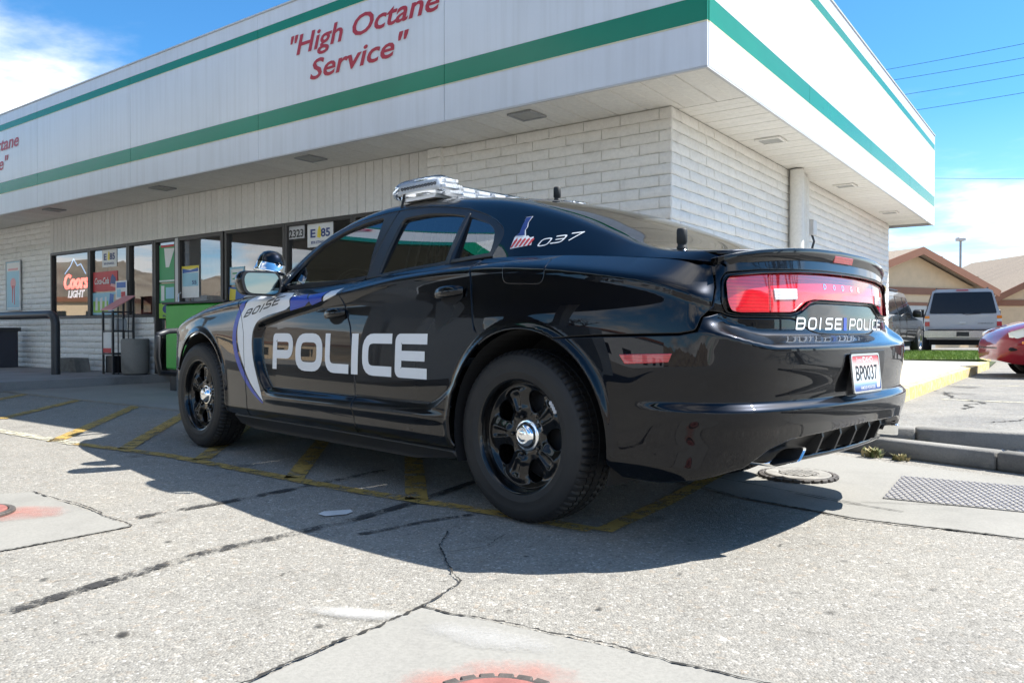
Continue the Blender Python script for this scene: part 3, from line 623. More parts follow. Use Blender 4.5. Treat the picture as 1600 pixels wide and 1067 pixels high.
weed(2.29, 4.95, 0, 80, .085, 1, 'small clump of dry weeds at the foot of the near kerb'); weed(2.40, 4.83, 0, 60, .06, 3, 'low yellowing weed by the kerb joint beside the police car bumper'); weed(2.62, 5.05, .05, 40, .08, 2, 'green weed sprouting in the gravel between the two kerbs')
# iron cover, grate, red painted covers
def cover(x, y, r, label, red=False, dusty=False):
    e = empty('manhole_cover', (x, y, .004), 0, label=label, cat='manhole cover'); mt = 'iron_red' if red else 'iron_dusty' if dusty else 'iron'
    mb = MB(); mb.lathe([(r*.93, .004), (r*.93, .018), (r*.90, .022), (r*.6, .021), (r*.58, .018), (r*.2, .018), (r*.18, .022), (0, .022)], 40); mb.build('lid', mt, e, sharp=30)
    mb = MB(); mb.lathe([(r*1.06, .0), (r*1.05, .014), (r*1.0, .018), (r*.965, .016), (r*.96, .0)], 40); mb.build('rim', 'iron', e, sharp=30)
    mb = MB()
    for k in range(26): a = 2*PI*k/26; T = Matrix.Translation((r*1.055*math.cos(a), r*1.055*math.sin(a), .008)) @ Matrix.Rotation(a, 4, 'Z'); mb.box(-.014, .014, -.018, .018, -.006, .008, .003, T=T)
    mb.build('lug', 'iron', e)
    mb = MB()
    for i in range(-5, 6):
        for j in range(-5, 6):
            if math.hypot(i, j)*.09 < .52 and (i+j) % 2 == 0: mb.box(i*.09*r-.012, i*.09*r+.012, j*.09*r-.012, j*.09*r+.012, .0175, .0225)
    tag(mb.build('lid_stud', mt, e), kind='stuff')
plain('iron_dusty', (.26, .245, .22), .75, .25, 14, .3, 120); plain('iron', (.075, .065, .058), .7, .4, 12, .3, 120); plain('iron_red', (.26, .10, .085), .75, .35, 14, .3, 120)
cover(1.565, 4.27, .185, 'round iron manhole cover in the concrete gutter behind the police car bumper', dusty=True); cover(-.035, 1.585, .165, 'red sprayed round manhole cover in the concrete pad nearest the camera', True); cover(-2.33, 3.37, .135, 'small red sprayed cover in the concrete pad far from the gutter', True)
def grate():
    P = [np.array(q) for q in ((1.76, 3.70), (2.15, 4.28), (2.61, 3.98), (2.26, 3.44))]; c = sum(P)/4; ux = (P[3]-P[0]+P[2]-P[1])/2*1.55; uy = (P[1]-P[0]+P[2]-P[3])/2; o0 = P[0]
    e = empty('drain_grate', (o0[0], o0[1], .005), 0, label='grey steel drain grate with rows of raised treads in the gutter', cat='drain grate')
    f = lambda a, b, h: (ux[0]*a+uy[0]*b, ux[1]*a+uy[1]*b, h)
    mb = MB(); plain('grate_steel', (.21, .20, .215), .45, .1, 6); mb.prism([(0, 0), (1, 0), (1, 1), (0, 1)], .0, .004, f); fixn(mb.build('plate', 'iron_dusty', e))
    mb = MB(); nx, ny = 58, 15
    for i in range(nx):
        for j in range(ny):
            a, b = (i+.5)/nx, (j+.5)/ny; da, db = .0030, .024; s_ = .006 if (i+j) % 2 else -.006
            mb.prism([(a-da+s_, b-db), (a+da+s_, b-db*.9), (a+da-s_, b+db), (a-da-s_, b+db*.9)], .0035, .0068, f)
    tag(mb.build('tread', 'grate_steel', e), kind='stuff')
grate()
# ------------------------------------------------------------------ the police car: surfaces
CAR_LOC = (.65066, 3.88062, 0); CAR_RZ = .79640+PI/2
_bp = np.array([(-1.078,-.2),(-1.078,0),(-1.074,.2),(-1.056,.42),(-1.018,.62),(-.962,.775),(-.888,.866),(-.78,.914),(-.6,.936),(-.3,.945),(0,.947),(.5,.94),(1.2,.932),(2,.93),(2.4,.925),(2.8,.915),(3.05,.907),(3.3,.89),(3.55,.84),(3.75,.74),(3.88,.58),(3.95,.35),(3.97,0),(3.97,-.2)])
def catmull(P, n=40):
    o = []
    for i in range(1, len(P)-2):
        p0, p1, p2, p3 = P[i-1:i+3]
        t = np.linspace(0, 1, n, endpoint=False)[:, None]
        m1 = (p2-p0)/2*1.0; m2 = (p3-p1)/2
        d = np.linalg.norm(p2-p1); m1 = (p2-p0)/np.linalg.norm(p2-p0)*d; m2 = (p3-p1)/np.linalg.norm(p3-p1)*d
        o.append((2*t**3-3*t**2+1)*p1+(t**3-2*t**2+t)*m1+(-2*t**3+3*t**2)*p2+(t**3-t**2)*m2)
    o.append(P[-2][None]); return np.concatenate(o)
_bc = catmull(_bp); _sl = np.concatenate([[0], np.cumsum(np.linalg.norm(np.diff(_bc, axis=0), axis=1))])
_su = np.arange(0, _sl[-1], .004); _bx = np.interp(_su, _sl, _bc[:, 0]); _by = np.interp(_su, _sl, _bc[:, 1])
_k = np.exp(-.5*(np.arange(-15, 16)/6.)**2); _k /= _k.sum()
_bx = np.convolve(np.concatenate([_bx[15:0:-1], _bx, _bx[-2:-17:-1]]), _k, 'valid'); _by = np.convolve(np.concatenate([-_by[15:0:-1], _by, -_by[-2:-17:-1]]), _k, 'valid')
_tx, _ty = np.gradient(_bx), np.gradient(_by); _tn = np.hypot(_tx, _ty); _nx, _ny = -_ty/_tn, _tx/_tn     # tangent runs rear -> front, outward is to its left
_i12 = np.argmin(np.abs(_bx-1.2)+(np.abs(_by-.93) > .1)*9); SOFF = 1.2-_su[_i12]; _su = _su+SOFF
S_REAR, S_FRONT = _su[0], _su[-1]
_sideq = (_su > _su[0]+.75) & (_su < _su[-1]-.5)
def s_of_x(x): return np.interp(x, _bx[np.argmin(np.abs(_by[:400]-.62)):-150], _su[np.argmin(np.abs(_by[:400]-.62)):-150])
def s_of_yr(y):      # rear part, by lateral position
    k = np.argmax(_bx > -.8); return np.interp(y, _by[:k], _su[:k])
RA = (-.06, .368, .437); FA = (3.015, .372, .418)     # wheel arches: centre x, z, radius
SS0, SS1, SS2 = s_of_yr(.62), s_of_yr(.79), s_of_x(-.80)
ZC = ([-1.05, -.95, -.85, -.7, -.45, -.2, .15, .5, .86, 1.33, 1.7, 2.2, 2.6, 3.0, 3.3, 3.6, 3.9], [.86, .895, .93, .985, 1.025, 1.058, 1.08, 1.076, 1.058, 1.004, .992, 1.000, .978, .938, .882, .81, .71])
ZB = ([-1.0, -.9, -.7, -.45, -.2, .24, .6, 1.0, 1.3, 1.7, 2.1, 2.3, 2.6, 2.9, 3.1, 3.3, 3.5, 3.7, 3.97], [1.0, 1.03, 1.062, 1.085, 1.105, 1.122, 1.11, 1.09, 1.068, 1.054, 1.043, 1.034, 1.006, .985, .962, .918, .862, .79, .68])
def zc_of(x): return smooth_interp(x, *ZC)
def zb_of(x): return smooth_interp(x, *ZB)
def softplus(t, r): return r*np.log1p(np.exp(np.clip(t/r, -40, 40)))
def side_off(x, z):
    zc = zc_of(x)
    o = -.10*np.maximum(.54-z, 0)**2-.15*np.maximum(z-.54, 0)**2
    o -= np.minimum(1.75, .115/np.maximum(zb_of(x)-zc, .02))*softplus(z-zc, .0085)
    o += .006*np.exp(-((z-zc+.012)/.022)**2)                       # a faint swage under the shoulder
    # the scallop of the doors
    xf = smooth_interp(z, [.2, .38, .44, .52, .63, .79, .87, .93, 1.1], [1.93, 2.0, 2.075, 2.155, 2.215, 2.235, 2.18, 2.05, 1.7], .03)
    zt = smooth_interp(x, [-.5, .6, 1.0, 1.39, 1.56, 1.89, 2.14, 2.3], [1.16, 1.13, 1.07, 1.0, .965, .915, .862, .83], .05)
    zbm = .432+.012*np.exp(-((x-.2)/.3)**2)+.13*sstep(.55, .25, x)
    D = np.interp(x, [.15, .5, 1.0, 1.6, 2.0, 2.3], [0, .010, .020, .030, .036, .036])
    wt = np.interp(x, [.5, 1.1, 1.5, 2.2], [.24, .13, .055, .035])
    rec = sstep(0, .062, xf-x)*sstep(0, 1, (zt-z)/wt)*sstep(0, .035, z-zbm)
    o -= D*rec
    o += .010*np.exp(-((z-.405)/.028)**2)*sstep(.25, .6, x)*sstep(2.25, 1.9, x)      # the sill bulge under it
    # hips and front wings
    o += .018*np.exp(-((x+.06)/.46)**2-((z-.86)/.17)**2)+.012*np.exp(-((x-3.0)/.4)**2-((z-.80)/.12)**2)
    r = np.hypot(x-RA[0], z-RA[1]); o += .011*np.exp(-((r-RA[2]-.004)/.022)**2)*sstep(.25, .36, z)
    r = np.hypot(x-FA[0], z-FA[1]); o += .011*np.exp(-((r-FA[2]-.004)/.022)**2)*sstep(.25, .36, z)
    o -= .05*sstep(.33, .20, z)                                # tuck under
    return o
def rear_off(y, z):
    zz = [.18, .27, .32, .40, .47, .60, .70, .735, .744, .750, .770, .785, .80, .86, .95, 1.02, 1.08]
    oo = [-.10, -.06, -.036, -.016, -.004, -.004, -.001, 0, -.002, -.014, -.052, -.074, -.082, -.084, -.088, -.096, -.106]
    return smooth_interp(z, zz, oo, .004)
def crease(z):
    return .013*sstep(.40, .52, z)*(1-sstep(.521, .553, z))-.012*sstep(.521, .553, z)*(1-sstep(.56, .68, z))
def PS(U):
    """lower body: s along the plan outline (equal to x along the flank), z up"""
    s, z = U[:, 0], U[:, 1]
    x, y = np.interp(s, _su, _bx), np.interp(s, _su, _by); nx, ny = np.interp(s, _su, _nx), np.interp(s, _su, _ny)
    q = np.hypot(nx, ny); nx, ny = nx/q, ny/q
    w1 = sstep(SS1, SS2, s); zq = z-.062*sstep(SS0, SS2, s)*sstep(.64, .73, z)
    o = w1*side_off(x, z)+(1-w1)*rear_off(y, zq)+crease(z)*sstep(s_of_x(-.58), s_of_x(-.92), s)
    return np.stack([x+nx*o, y+ny*o, z], 1)
PS.flip = True
# upper body
YR = ([-1.0, -.9, -.6, -.45, -.2, .1, .4, .8, 1.2, 1.6, 2.0, 2.3, 2.45, 3.0, 3.5, 3.9], [.71, .72, .715, .695, .66, .632, .61, .60, .60, .627, .685, .735, .745, .71, .62, .5])
ZR = ([-1.0, -.9, -.75, -.6, -.456, -.32, -.155, -.03, .107, .24, .37, .5, .68, .88, 1.09, 1.3, 1.45, 1.6, 1.8, 2.0, 2.2, 2.36, 2.45, 3.0, 3.3, 3.6, 3.8, 3.95], [1.085, 1.087, 1.092, 1.105, 1.145, 1.205, 1.272, 1.318, 1.362, 1.398, 1.428, 1.448, 1.471, 1.49, 1.498, 1.493, 1.475, 1.445, 1.378, 1.275, 1.145, 1.05, 1.04, 1.0, .95, .87, .80, .72])
ZM = ([-1.0, -.9, -.7, -.6, -.45, -.32, -.15, 0, .24, .37, .5, .68, .88, 1.09, 1.3, 1.45, 1.6, 1.8, 2.0, 2.2, 2.36, 2.45, 3.0, 3.5, 3.8, 3.95], [1.102, 1.105, 1.11, 1.13, 1.195, 1.258, 1.33, 1.385, 1.445, 1.468, 1.482, 1.499, 1.514, 1.520, 1.515, 1.50, 1.48, 1.415, 1.315, 1.19, 1.085, 1.065, 1.03, .95, .84, .76])
_tx_ = np.arange(-.96, 3.90, .02); NVV = 121; _v = np.linspace(0, 1, NVV)
def _buildT():
    Y = np.zeros((len(_tx_), NVV)); Z = np.zeros_like(Y)
    zb = zb_of(_tx_); yb = PS(np.stack([s_of_x(np.maximum(_tx_, -.90)), zb], 1))[:, 1]
    yb = np.where(_tx_ < -.90, yb+(_tx_+.90)*.5, yb)
    yr = smooth_interp(_tx_, *YR, .05); zr = smooth_interp(_tx_, *ZR, .045); zm = smooth_interp(_tx_, *ZM, .045)
    k = np.exp(-.5*(np.arange(-16, 17)/5.)**2); k /= k.sum()
    for i in range(len(_tx_)):
        t = np.clip(_v/.5, 0, 1); b = .016*np.clip((zr[i]-zb[i])/.3, 0, 1)
        ys = yb[i]+(yr[i]-yb[i])*t+b*4*t*(1-t); zs = zb[i]+(zr[i]-zb[i])*t
        u = np.clip((_v-.5)/.5, 0, 1)
        y = np.where(_v < .5, ys, yr[i]*(1-u)); z = np.where(_v < .5, zs, zm[i]-(zm[i]-zr[i])*(1-u)**2)
        ye = np.concatenate([2*y[0]-y[16:0:-1], y, -y[-2:-18:-1]]); ze = np.concatenate([2*z[0]-z[16:0:-1], z, z[-2:-18:-1]])
        Y[i] = np.convolve(ye, k, 'valid'); Z[i] = np.convolve(ze, k, 'valid')
    return Y, Z
_TY, _TZ = _buildT()
def _bil(A, x, v):
    fx = np.clip((x-_tx_[0])/.02, 0, len(_tx_)-1.001); fv = np.clip(v, 0, 1)*(NVV-1); fv = np.minimum(fv, NVV-1.001)
    i, j = fx.astype(int), fv.astype(int); a, b = fx-i, fv-j
    # smooth (Catmull-Rom) in x, linear in v
    def row(ii): ii = np.clip(ii, 0, len(_tx_)-1); return A[ii, j]*(1-b)+A[ii, j+1]*b
    p0, p1, p2, p3 = row(i-1), row(i), row(i+1), row(i+2)
    return .5*((2*p1)+(-p0+p2)*a+(2*p0-5*p1+4*p2-p3)*a*a+(-p0+3*p1-3*p2+p3)*a**3)
KV = 1.0            # w coordinate of the upper body: v in metres, about
def TS(U): return np.stack([U[:, 0], _bil(_TY, U[:, 0], U[:, 1]/KV), _bil(_TZ, U[:, 0], U[:, 1]/KV)], 1)
TS.flip = True
def v_of(x, z):
    """v on the side of the cabin for a height z"""
    x = np.atleast_1d(np.asarray(x, float)); z = np.atleast_1d(np.asarray(z, float)); r = []
    for a, b in zip(x, z):
        vv = np.linspace(0, .62, 150); zz = _bil(_TZ, np.full(150, a), vv); r.append(np.interp(b, zz, vv))
    return np.array(r)*KV
def xz2v(poly): return [(x, float(v_of(x, z)[0])) for x, z in poly]
def xz2s(poly): return [(float(s_of_x(x)), z) for x, z in poly]
def yz2s(poly): return [(float(s_of_yr(y)), z) for y, z in poly]
def arc(c, a0, a1, n=14, r=None):
    r = r or c[2]; return [(c[0]+r*math.cos(math.radians(a0+(a1-a0)*i/n)), c[1]+r*math.sin(math.radians(a0+(a1-a0)*i/n))) for i in range(n+1)]

car = empty('police_car', CAR_LOC, CAR_RZ, label='glossy black police sedan with silver POLICE lettering and a clear roof light bar', cat='police car')
def lower(name, poly, mat='black_paint', r=.012, step=.0115, space='x', both=True, **k):
    q = rnd(poly, r, 4)
    q = dens(q, .03); f = {'x': xz2s, 'y': yz2s}[space]; q = np.array(f(q))
    return panel(name, PS, q, mat, car, step, both=both, **k)
zbl = lambda a, b, n: [(x, float(zb_of(x))) for x in np.linspace(a, b, n)]
# flank: wing, two doors, quarter panel, sill, bumper
XFD = [(2.30, .275), (2.305, .40), (2.318, .53), (2.352, .79), (2.40, .90), (2.463, .976), (2.50, 1.012)]      # seam wing / front door
XDD = [(1.128, .275), (1.15, .45), (1.16, .56), (1.217, .823), (1.30, .96), (1.318, .99), (1.249, 1.0685)]
XDQ = [(.283, float(zb_of(.283))), (.284, 1.073), (.265, .999), (.225, .83)]
g = .0032
def shift(l, d): return [(x+d, z) for x, z in l]
fender = lower('front_wing', shift(XFD, g)+zbl(2.52, 3.62, 14)+[(3.66, .70), (3.62, .52)]+arc(FA, 24, 180+12.5, 26)+[(2.55, .275)], r=[.004]*7+[.0]*14+[.02, .02]+[0]*27+[.01])
fdoor = lower('front_door', step=.0065, poly=shift(XDD, g)+zbl(1.27, 2.46, 14)+shift(XFD, -g)[::-1][1:], r=[.01]*6+[.02]+[0]*14+[.01]*6)
rdoor = lower('rear_door', shift(XDD, -g)[::-1]+[(.372, .275)]+[q for q in arc(RA, -8, 63, 14, RA[2]+.012) if q[1] > .29]+[(.218, .80)]+shift(XDQ, g)[::-1][1:]+zbl(.32, 1.22, 10)[1:], r=[.015]+[.01]*6+[.01]*30)
quarter = lower('quarter_panel', shift(XDQ, -g)+[(.204, .80)]+arc(RA, 58, 113, 16)+[(-.445, .783), (-.78, .790), (-.835, .80), (-.852, .845), (-.885, .875)]+[(-.905, .95), (-.90, float(zb_of(-.90)))]+zbl(-.88, .25, 16), r=[.004]*4+[0]+[0]*17+[.004]+[.012, .012, .008, .006]+[.004, 0]+[0]*16,
    noroll=lambda U: U[:, 1] > zb_of(np.interp(U[:, 0], _su, _bx))-.004)
# rear bumper and tail: half panels that meet at the middle, mirrored into one mesh
mid = lambda U: U[:, 0] < S_REAR+.003
bq = [(S_REAR, .432)]+yz2s([(.20, .428), (.45, .420), (.56, .413), (.66, .385), (.76, .325)])+xz2s([(-.84, .285), (-.70, .262), (-.522, .262)])+xz2s(arc(RA, -12, 70, 14)[::1] if 0 else [(-.506, .36), (-.503, .45), (-.478, .55), (-.43, .635), (-.36, .715), (-.30, .747), (-.276, .753)][:-2]+[(-.352, .722)])
seam = [(.83, .862)]+[q for q in [(.80, .853), (.77, .8475), (.70, .846), (.62, .8455), (.53, .8455), (.475, .845), (.44, .841), (.41, .832), (.38, .820), (.345, .806), (.31, .796), (.27, .790), (.2, .787), (.1, .786)]]
bq = [(S_REAR, .432)]+yz2s([(.20, .428), (.45, .420), (.56, .413), (.66, .385), (.76, .325)])+xz2s([(-.84, .285), (-.70, .262), (-.545, .262)])+xz2s([(RA[0]+RA[2]*math.cos(math.radians(a)), RA[1]+RA[2]*math.sin(math.radians(a))) for a in np.linspace(188, 113.5, 18)])+xz2s([(-.448, .777), (-.78, .784), (-.842, .796), (-.860, .846)])+yz2s([(y, z-.0015) for y, z in seam])+[(S_REAR, .7845)]
plate_hole = yz2s([(.165, .725), (.175, .54), (.0, .54), (-.0, .725)])
bumper = panel('rear_bumper', PS, [q for i, q in enumerate(bq)], 'black_paint', car, .010, mirror=True, noroll=mid, edge=.004)
tq = [(S_REAR, .79)]+yz2s([(.2, .79), (.3, .796), (.6, .828), (.77, .832), (.83, .852)])+xz2s([(-.868, .862), (-.893, .885), (-.912, .95), (-.908, 1.03)])+yz2s([(.77, 1.058), (.6, 1.066), (.3, 1.07)])+[(S_REAR, 1.072)]
lq = [(0, .918), (.27, .918), (.335, .908), (.405, .875), (.45, .866), (.74, .862), (.793, .869), (.812, .90), (.808, .968), (.79, .988), (.62, 1.003), (.42, 1.013), (.2, 1.019), (0, 1.021)]
lqs = [(S_REAR-.0, .918)]+yz2s(lq[1:-1])+[(S_REAR, 1.021)]
RL = lambda p: [0]+[.012]*(len(p)-2)+[0]
lqs_o = yz2s([(.0, .905), (.265, .905), (.325, .896), (.395, .865), (.45, .8545), (.75, .8535), (.806, .860), (.827, .895), (.823, .978), (.80, 1.003), (.62, 1.018), (.42, 1.027), (.2, 1.033), (0, 1.034)])
notchq = tq[:-1]
# tail panel outline goes round the lamp bar (the bar reaches the middle)
low_t = [(S_REAR, .787)]+yz2s([(y, z+.0012) for y, z in seam[::-1]])+xz2s([(-.872, .868), (-.893, .885), (-.912, .95), (-.912, 1.02)])+yz2s([(.80, 1.05), (.77, 1.066), (.6, 1.074), (.3, 1.08)])+[(S_REAR, 1.082), (S_REAR, 1.036)]+list(rnd(lqs_o, RL(lqs_o), 3))[::-1]
panel('tail_panel', PS, low_t, 'black_paint', car, .010, mirror=True, noroll=mid)
# bevelled gutter round the lamps, then the lens itself set back
gq = list(rnd(lqs_o, RL(lqs_o), 3))
def gutter():
    a = dens(gq, .02, False); b = dens(rnd(lqs, RL(lqs), 3), .02, False); b = dens(b, .02, False)
    # resample both to the same count by arclength
    def rs(p, n):
        l = np.concatenate([[0], np.cumsum(np.linalg.norm(np.diff(p, axis=0), axis=1))]); q = np.linspace(0, l[-1], n); return np.stack([np.interp(q, l, p[:, 0]), np.interp(q, l, p[:, 1])], 1)
    a, b = rs(a, 140), rs(b, 140)
    A, Bq = PS(a), PS(b); e = 1.5e-3
    n = np.cross(PS(a+[e, 0])-PS(a-[e, 0]), PS(a+[0, e])-PS(a-[0, e])); n /= np.linalg.norm(n, axis=1)[:, None]
    c = (A+Bq)/2
    V = np.concatenate([A-n*.002, A+n*.004, c+n*.006, Bq-n*.001, Bq-n*.016]); m = 140
    F = [(r*m+i, r*m+i+1, (r+1)*m+i+1, (r+1)*m+i) for r in range(4) for i in range(m-1)]
    V2 = V*[1, -1, 1]; k = len(V)
    o = mk('lamp_bezel', np.concatenate([V, V2]), F+[tuple(i+k for i in f[::-1]) for f in F], 'black_paint', car, None, True)
    fixn(o)
gutter()
sdv = float(s_of_yr(.575)); lens_all = [q for q in rnd(lqs, RL(lqs), 3)]
def clip_s(poly, s0, keep_ge):
    P = [np.array(q) for q in poly]; o = []
    for i in range(len(P)):
        a, b = P[i-1], P[i]; ia, ib = (a[0] >= s0) == keep_ge, (b[0] >= s0) == keep_ge
        if ia != ib: t = (s0-a[0])/(b[0]-a[0]); o.append(a+(b-a)*t)
        if ib: o.append(b)
    return o
for sg in (1,):
    l1, l2 = panel('tail_light', PS, clip_s(lens_all, sdv+.004, True), 'red_lens', car, .014, lift=-.007, depth=.02, both=True)
lb_ = panel('lamp_bar', PS, clip_s(lens_all, sdv-.003, False), 'red_lens', car, .014, lift=-.007, depth=.02, mirror=True, noroll=mid)
for o in panel('reversing_lamp', PS, rnd(yz2s([(.548, .912), (.555, .952), (.405, .957), (.405, .916)]), .004), 'white_lens', car, .014, lift=-.003, depth=.004, edge=.002, both=True): o.parent = car
# chrome letters on the lamp bar: flat lettering on a gently curved lens
def letters_on(fn, name, mat, parent, body, u0, u1, w0, h, lift=.004, bold=.0, shear=0, space=1., flipu=False, ext=.0):
    me = textmesh(body, 1, bold, shear, ext, space, 'LEFT', 2); me.name = name
    V = np.array([v.co[:] for v in me.vertices]); x0, x1 = V[:, 0].min(), V[:, 0].max(); y0, y1 = V[:, 1].min(), V[:, 1].max()
    U = np.stack([u0+(u1-u0)*(V[:, 0]-x0)/(x1-x0), w0+h*(V[:, 1]-y0)/(y1-y0)], 1); e = 1.5e-3
    P = fn(U); n = np.cross(fn(U+[e, 0])-fn(U-[e, 0]), fn(U+[0, e])-fn(U-[0, e])); n /= np.linalg.norm(n, axis=1)[:, None]
    P = P+n*(lift+V[:, 2:3]*.02)
    for v, p in zip(me.vertices, P): v.co = p
    me.materials.clear(); me.materials.append(MATS[mat]); me.update(); return link(name, me, parent)
def rearS(U):      # both halves of the rear: u is lateral position, signed
    y = U[:, 0]; P = PS(np.stack([s_of_yr(np.abs(y)), U[:, 1]], 1)); P[:, 1] *= np.sign(y+1e-9); return P
def rearF(U): return rearS(U*[-1, 1])
for _i, _c in enumerate('DODGE'): letters_on(rearF, 'maker_letter', 'chrome', lb_, _c, -.19+.0875*_i, -.165+.0875*_i, .962, .021, -.0058, .012)
# ---------------------------------------------------------------- stroke lettering (wide rounded capitals), as outlines in a unit cell
def stroke(path, t, closed=False):
    P = [np.array(q, float) for q in path]; n = len(P); Lf, Rt = [], []
    for i in range(n):
        a = P[(i-1) % n] if (closed or i) else None; b = P[(i+1) % n] if (closed or i < n-1) else None
        d1 = (P[i]-a)/np.linalg.norm(P[i]-a) if a is not None else None; d2 = (b-P[i])/np.linalg.norm(b-P[i]) if b is not None else None
        if d1 is None: d1 = d2
        if d2 is None: d2 = d1
        m = d1+d2; m /= np.linalg.norm(m); nn = np.array([-m[1], m[0]]); k = 1/max(.35, m@d1)
        Lf.append(P[i]+nn*t/2*k); Rt.append(P[i]-nn*t/2*k)
    if closed: return (Lf, Rt) if abs(area2(np.array(Lf))) > abs(area2(np.array(Rt))) else (Rt, Lf)
    return (Lf+Rt[::-1], None)
def glyph(ch, W=1., H=1., t=.2, r=.25):
    """list of (outline, hole) for one letter W wide, H high, stroke t"""
    h = t/2; x0, x1, y0, y1 = h, W-h, h, H-h; ym = H*.5
    rp = lambda p, rr, cl=False: rnd(p, rr, 5)
    if ch == 'O': return [stroke(rnd([(x0, y0), (x1, y0), (x1, y1), (x0, y1)], r), t, True)]
    if ch == '0': return [stroke(rnd([(x0, y0), (x1, y0), (x1, y1), (x0, y1)], r), t, True)]
    if ch == 'I': return [stroke([(W/2, 0), (W/2, H)], t)]
    if ch == 'L': return [stroke(rnd([(x0, H), (x0, y0), (W, y0)], [0, r, 0]), t)]
    if ch == 'C': return [stroke(rnd([(W, y1), (x0, y1), (x0, y0), (W, y0)], [0, r, r, 0]), t)]
    if ch == 'E': return [stroke(rnd([(W, y1), (x0, y1), (x0, y0), (W, y0)], [0, r*.25, r*.25, 0]), t), stroke([(t*.98, ym), (W*.93, ym)], t*.95)]
    if ch == 'P': return [stroke(rnd([(x0, 0), (x0, y1), (x1, y1), (x1, ym-.08*H), (t, ym-.08*H)], [0, .02, r, r, 0]), t)]
    if ch == 'S': return [stroke(rnd([(W, y1), (x0, y1), (x0, ym), (x1, ym), (x1, y0), (0, y0)], [0, r*.7, r*.7, r*.7, r*.7, 0]), t)]
    if ch == 'B': return [stroke(rnd([(x0, y0), (x1, y0), (x1, y1), (x0, y1)], [.02, r, r, .02]), t, True), stroke([(t*.98, ym), (W-t*.98, ym)], t*.9)]
    if ch == '3': return [stroke(rnd([(0, y1), (x1, y1), (x1, y0), (0, y0)], [0, r, r, 0]), t), stroke([(W*.2, ym), (W-t*.98, ym)], t*.9)]
    if ch == '7': return [stroke(rnd([(0, y1), (x1, y1), (W*.35, 0)], [0, .03, 0]), t)]
    return []
def lettering(name, body, mat, parent, fn, place, t, r, lift=.0012, step=.02, kind=None, H=1., Ws=None):
    """place(i, q) maps unit letter i points to fn's (u, w) space; one mesh per word"""
    Vs, Fs, Ns = [], [], []; k = 0
    for i, ch in enumerate(body):
        if ch == ' ': continue
        W = (Ws or {}).get(ch, 1.)
        for ol, ho in glyph(ch, W, H, t, r):
            o2 = [place(i, q, ch) for q in ol]; h2 = [[place(i, q, ch) for q in ho]] if ho is not None else []
            ob = panel('x', fn, o2, mat, None, step, holes=h2, depth=0, edge=step*.12, lift=lift, noroll=lambda U: np.ones(len(U), bool))
            me = ob.data; V = [v.co[:] for v in me.vertices]; Vs += V; Fs += [tuple(j+k for j in p.vertices) for p in me.polygons]
            nn = np.zeros((len(V), 3)); 
            for lp, cn in zip(me.loops, me.corner_normals): nn[lp.vertex_index] = cn.vector[:]
            Ns += [tuple(q) for q in nn]; k += len(V)
            bpy.data.objects.remove(ob); bpy.data.meshes.remove(me)
    return mk(name, Vs, Fs, mat, parent, Ns)
# POLICE along the flank (x runs backwards as you read)
LX = {0: (2.035, 1.80), 1: (1.765, 1.485), 2: (1.445, 1.222), 3: (1.197, 1.125), 4: (1.088, .832), 5: (.803, .552)}
LX = {0: (2.036, 1.800), 1: (1.770, 1.480), 2: (1.452, 1.218), 3: (1.196, 1.128), 4: (1.092, .834), 5: (.806, .552)}
def plP(i, q, ch):
    a, b = LX[i]; wch = 1.12 if ch != 'I' else .26
    x = a+(b-a)*q[0]/wch; z = .5755+.211*q[1]-(.012 if i in (0,) and 0 else 0); return (float(s_of_x(x)), z)
sl = lettering('police_lettering', 'POLICE', 'silver_decal', car, PS, plP, .235, .30, Ws={c: 1.12 for c in 'POLCE'} | {'I': .26})
# the silver and blue flash round the scallop
def flash(name, poly, mat, fn=PS, lift=.0010):
    return panel(name, fn, np.array(xz2s(dens(poly, .02))), mat, car, .018, depth=0, edge=.002, lift=lift, noroll=lambda U: np.ones(len(U), bool), both=True)
def curve(pts, n=8):
    P = np.array([(2*pts[0][0]-pts[1][0], 2*pts[0][1]-pts[1][1])]+list(pts)+[(2*pts[-1][0]-pts[-2][0], 2*pts[-1][1]-pts[-2][1])], float)
    return [tuple(q) for q in catmull(P, n)]
eo = curve([(2.585, .985), (2.53, .90), (2.44, .76), (2.375, .66), (2.27, .52), (2.08, .385)])        # blue outer edge
em = curve([(2.535, .99), (2.48, .90), (2.395, .76), (2.335, .66), (2.23, .52), (2.055, .385)])
es = curve([(2.515, .992), (2.462, .90), (2.378, .76), (2.318, .66), (2.21, .52), (2.02, .385)])        # silver outer edge
ei = curve([(2.02, .385), (2.10, .465), (2.175, .55), (2.228, .66), (2.238, .77), (2.18, .868), (2.04, .925)])
seamhole = [(x+.003, z) for x, z in XFD]+[(2.56, 1.06), (2.553, 1.06)]+[(x-.003, z) for x, z in XFD][::-1]
def flash(name, poly, mat, fn=PS, lift=.0013):
    sh = np.array(xz2s(dens(seamhole, .02)))
    return panel(name, fn, np.array(xz2s(dens(poly, .02))), mat, car, .0085, holes=[sh], depth=0, edge=.001, lift=lift, noroll=lambda U: np.ones(len(U), bool), both=True)
eo = curve([(2.40, .975), (2.43, .955), (2.492, .83), (2.487, .707), (2.402, .568), (2.252, .44), (2.10, .366)])
em = curve([(2.352, .99), (2.366, .956), (2.444, .83), (2.444, .728), (2.38, .609), (2.246, .470), (2.085, .372)])
es = curve([(2.285, 1.012), (2.345, .965), (2.424, .869), (2.426, .748), (2.367, .629), (2.236, .476), (2.08, .376)])
ei = curve([(2.08, .376), (2.155, .51), (2.222, .66), (2.233, .785), (2.184, .855), (2.073, .890), (1.863, .922), (1.812, .943)])
flash('blue_stripe', eo+em[::-1], 'blue_decal')
zs_ = lambda x, d=.0: float(zc_of(x))-d
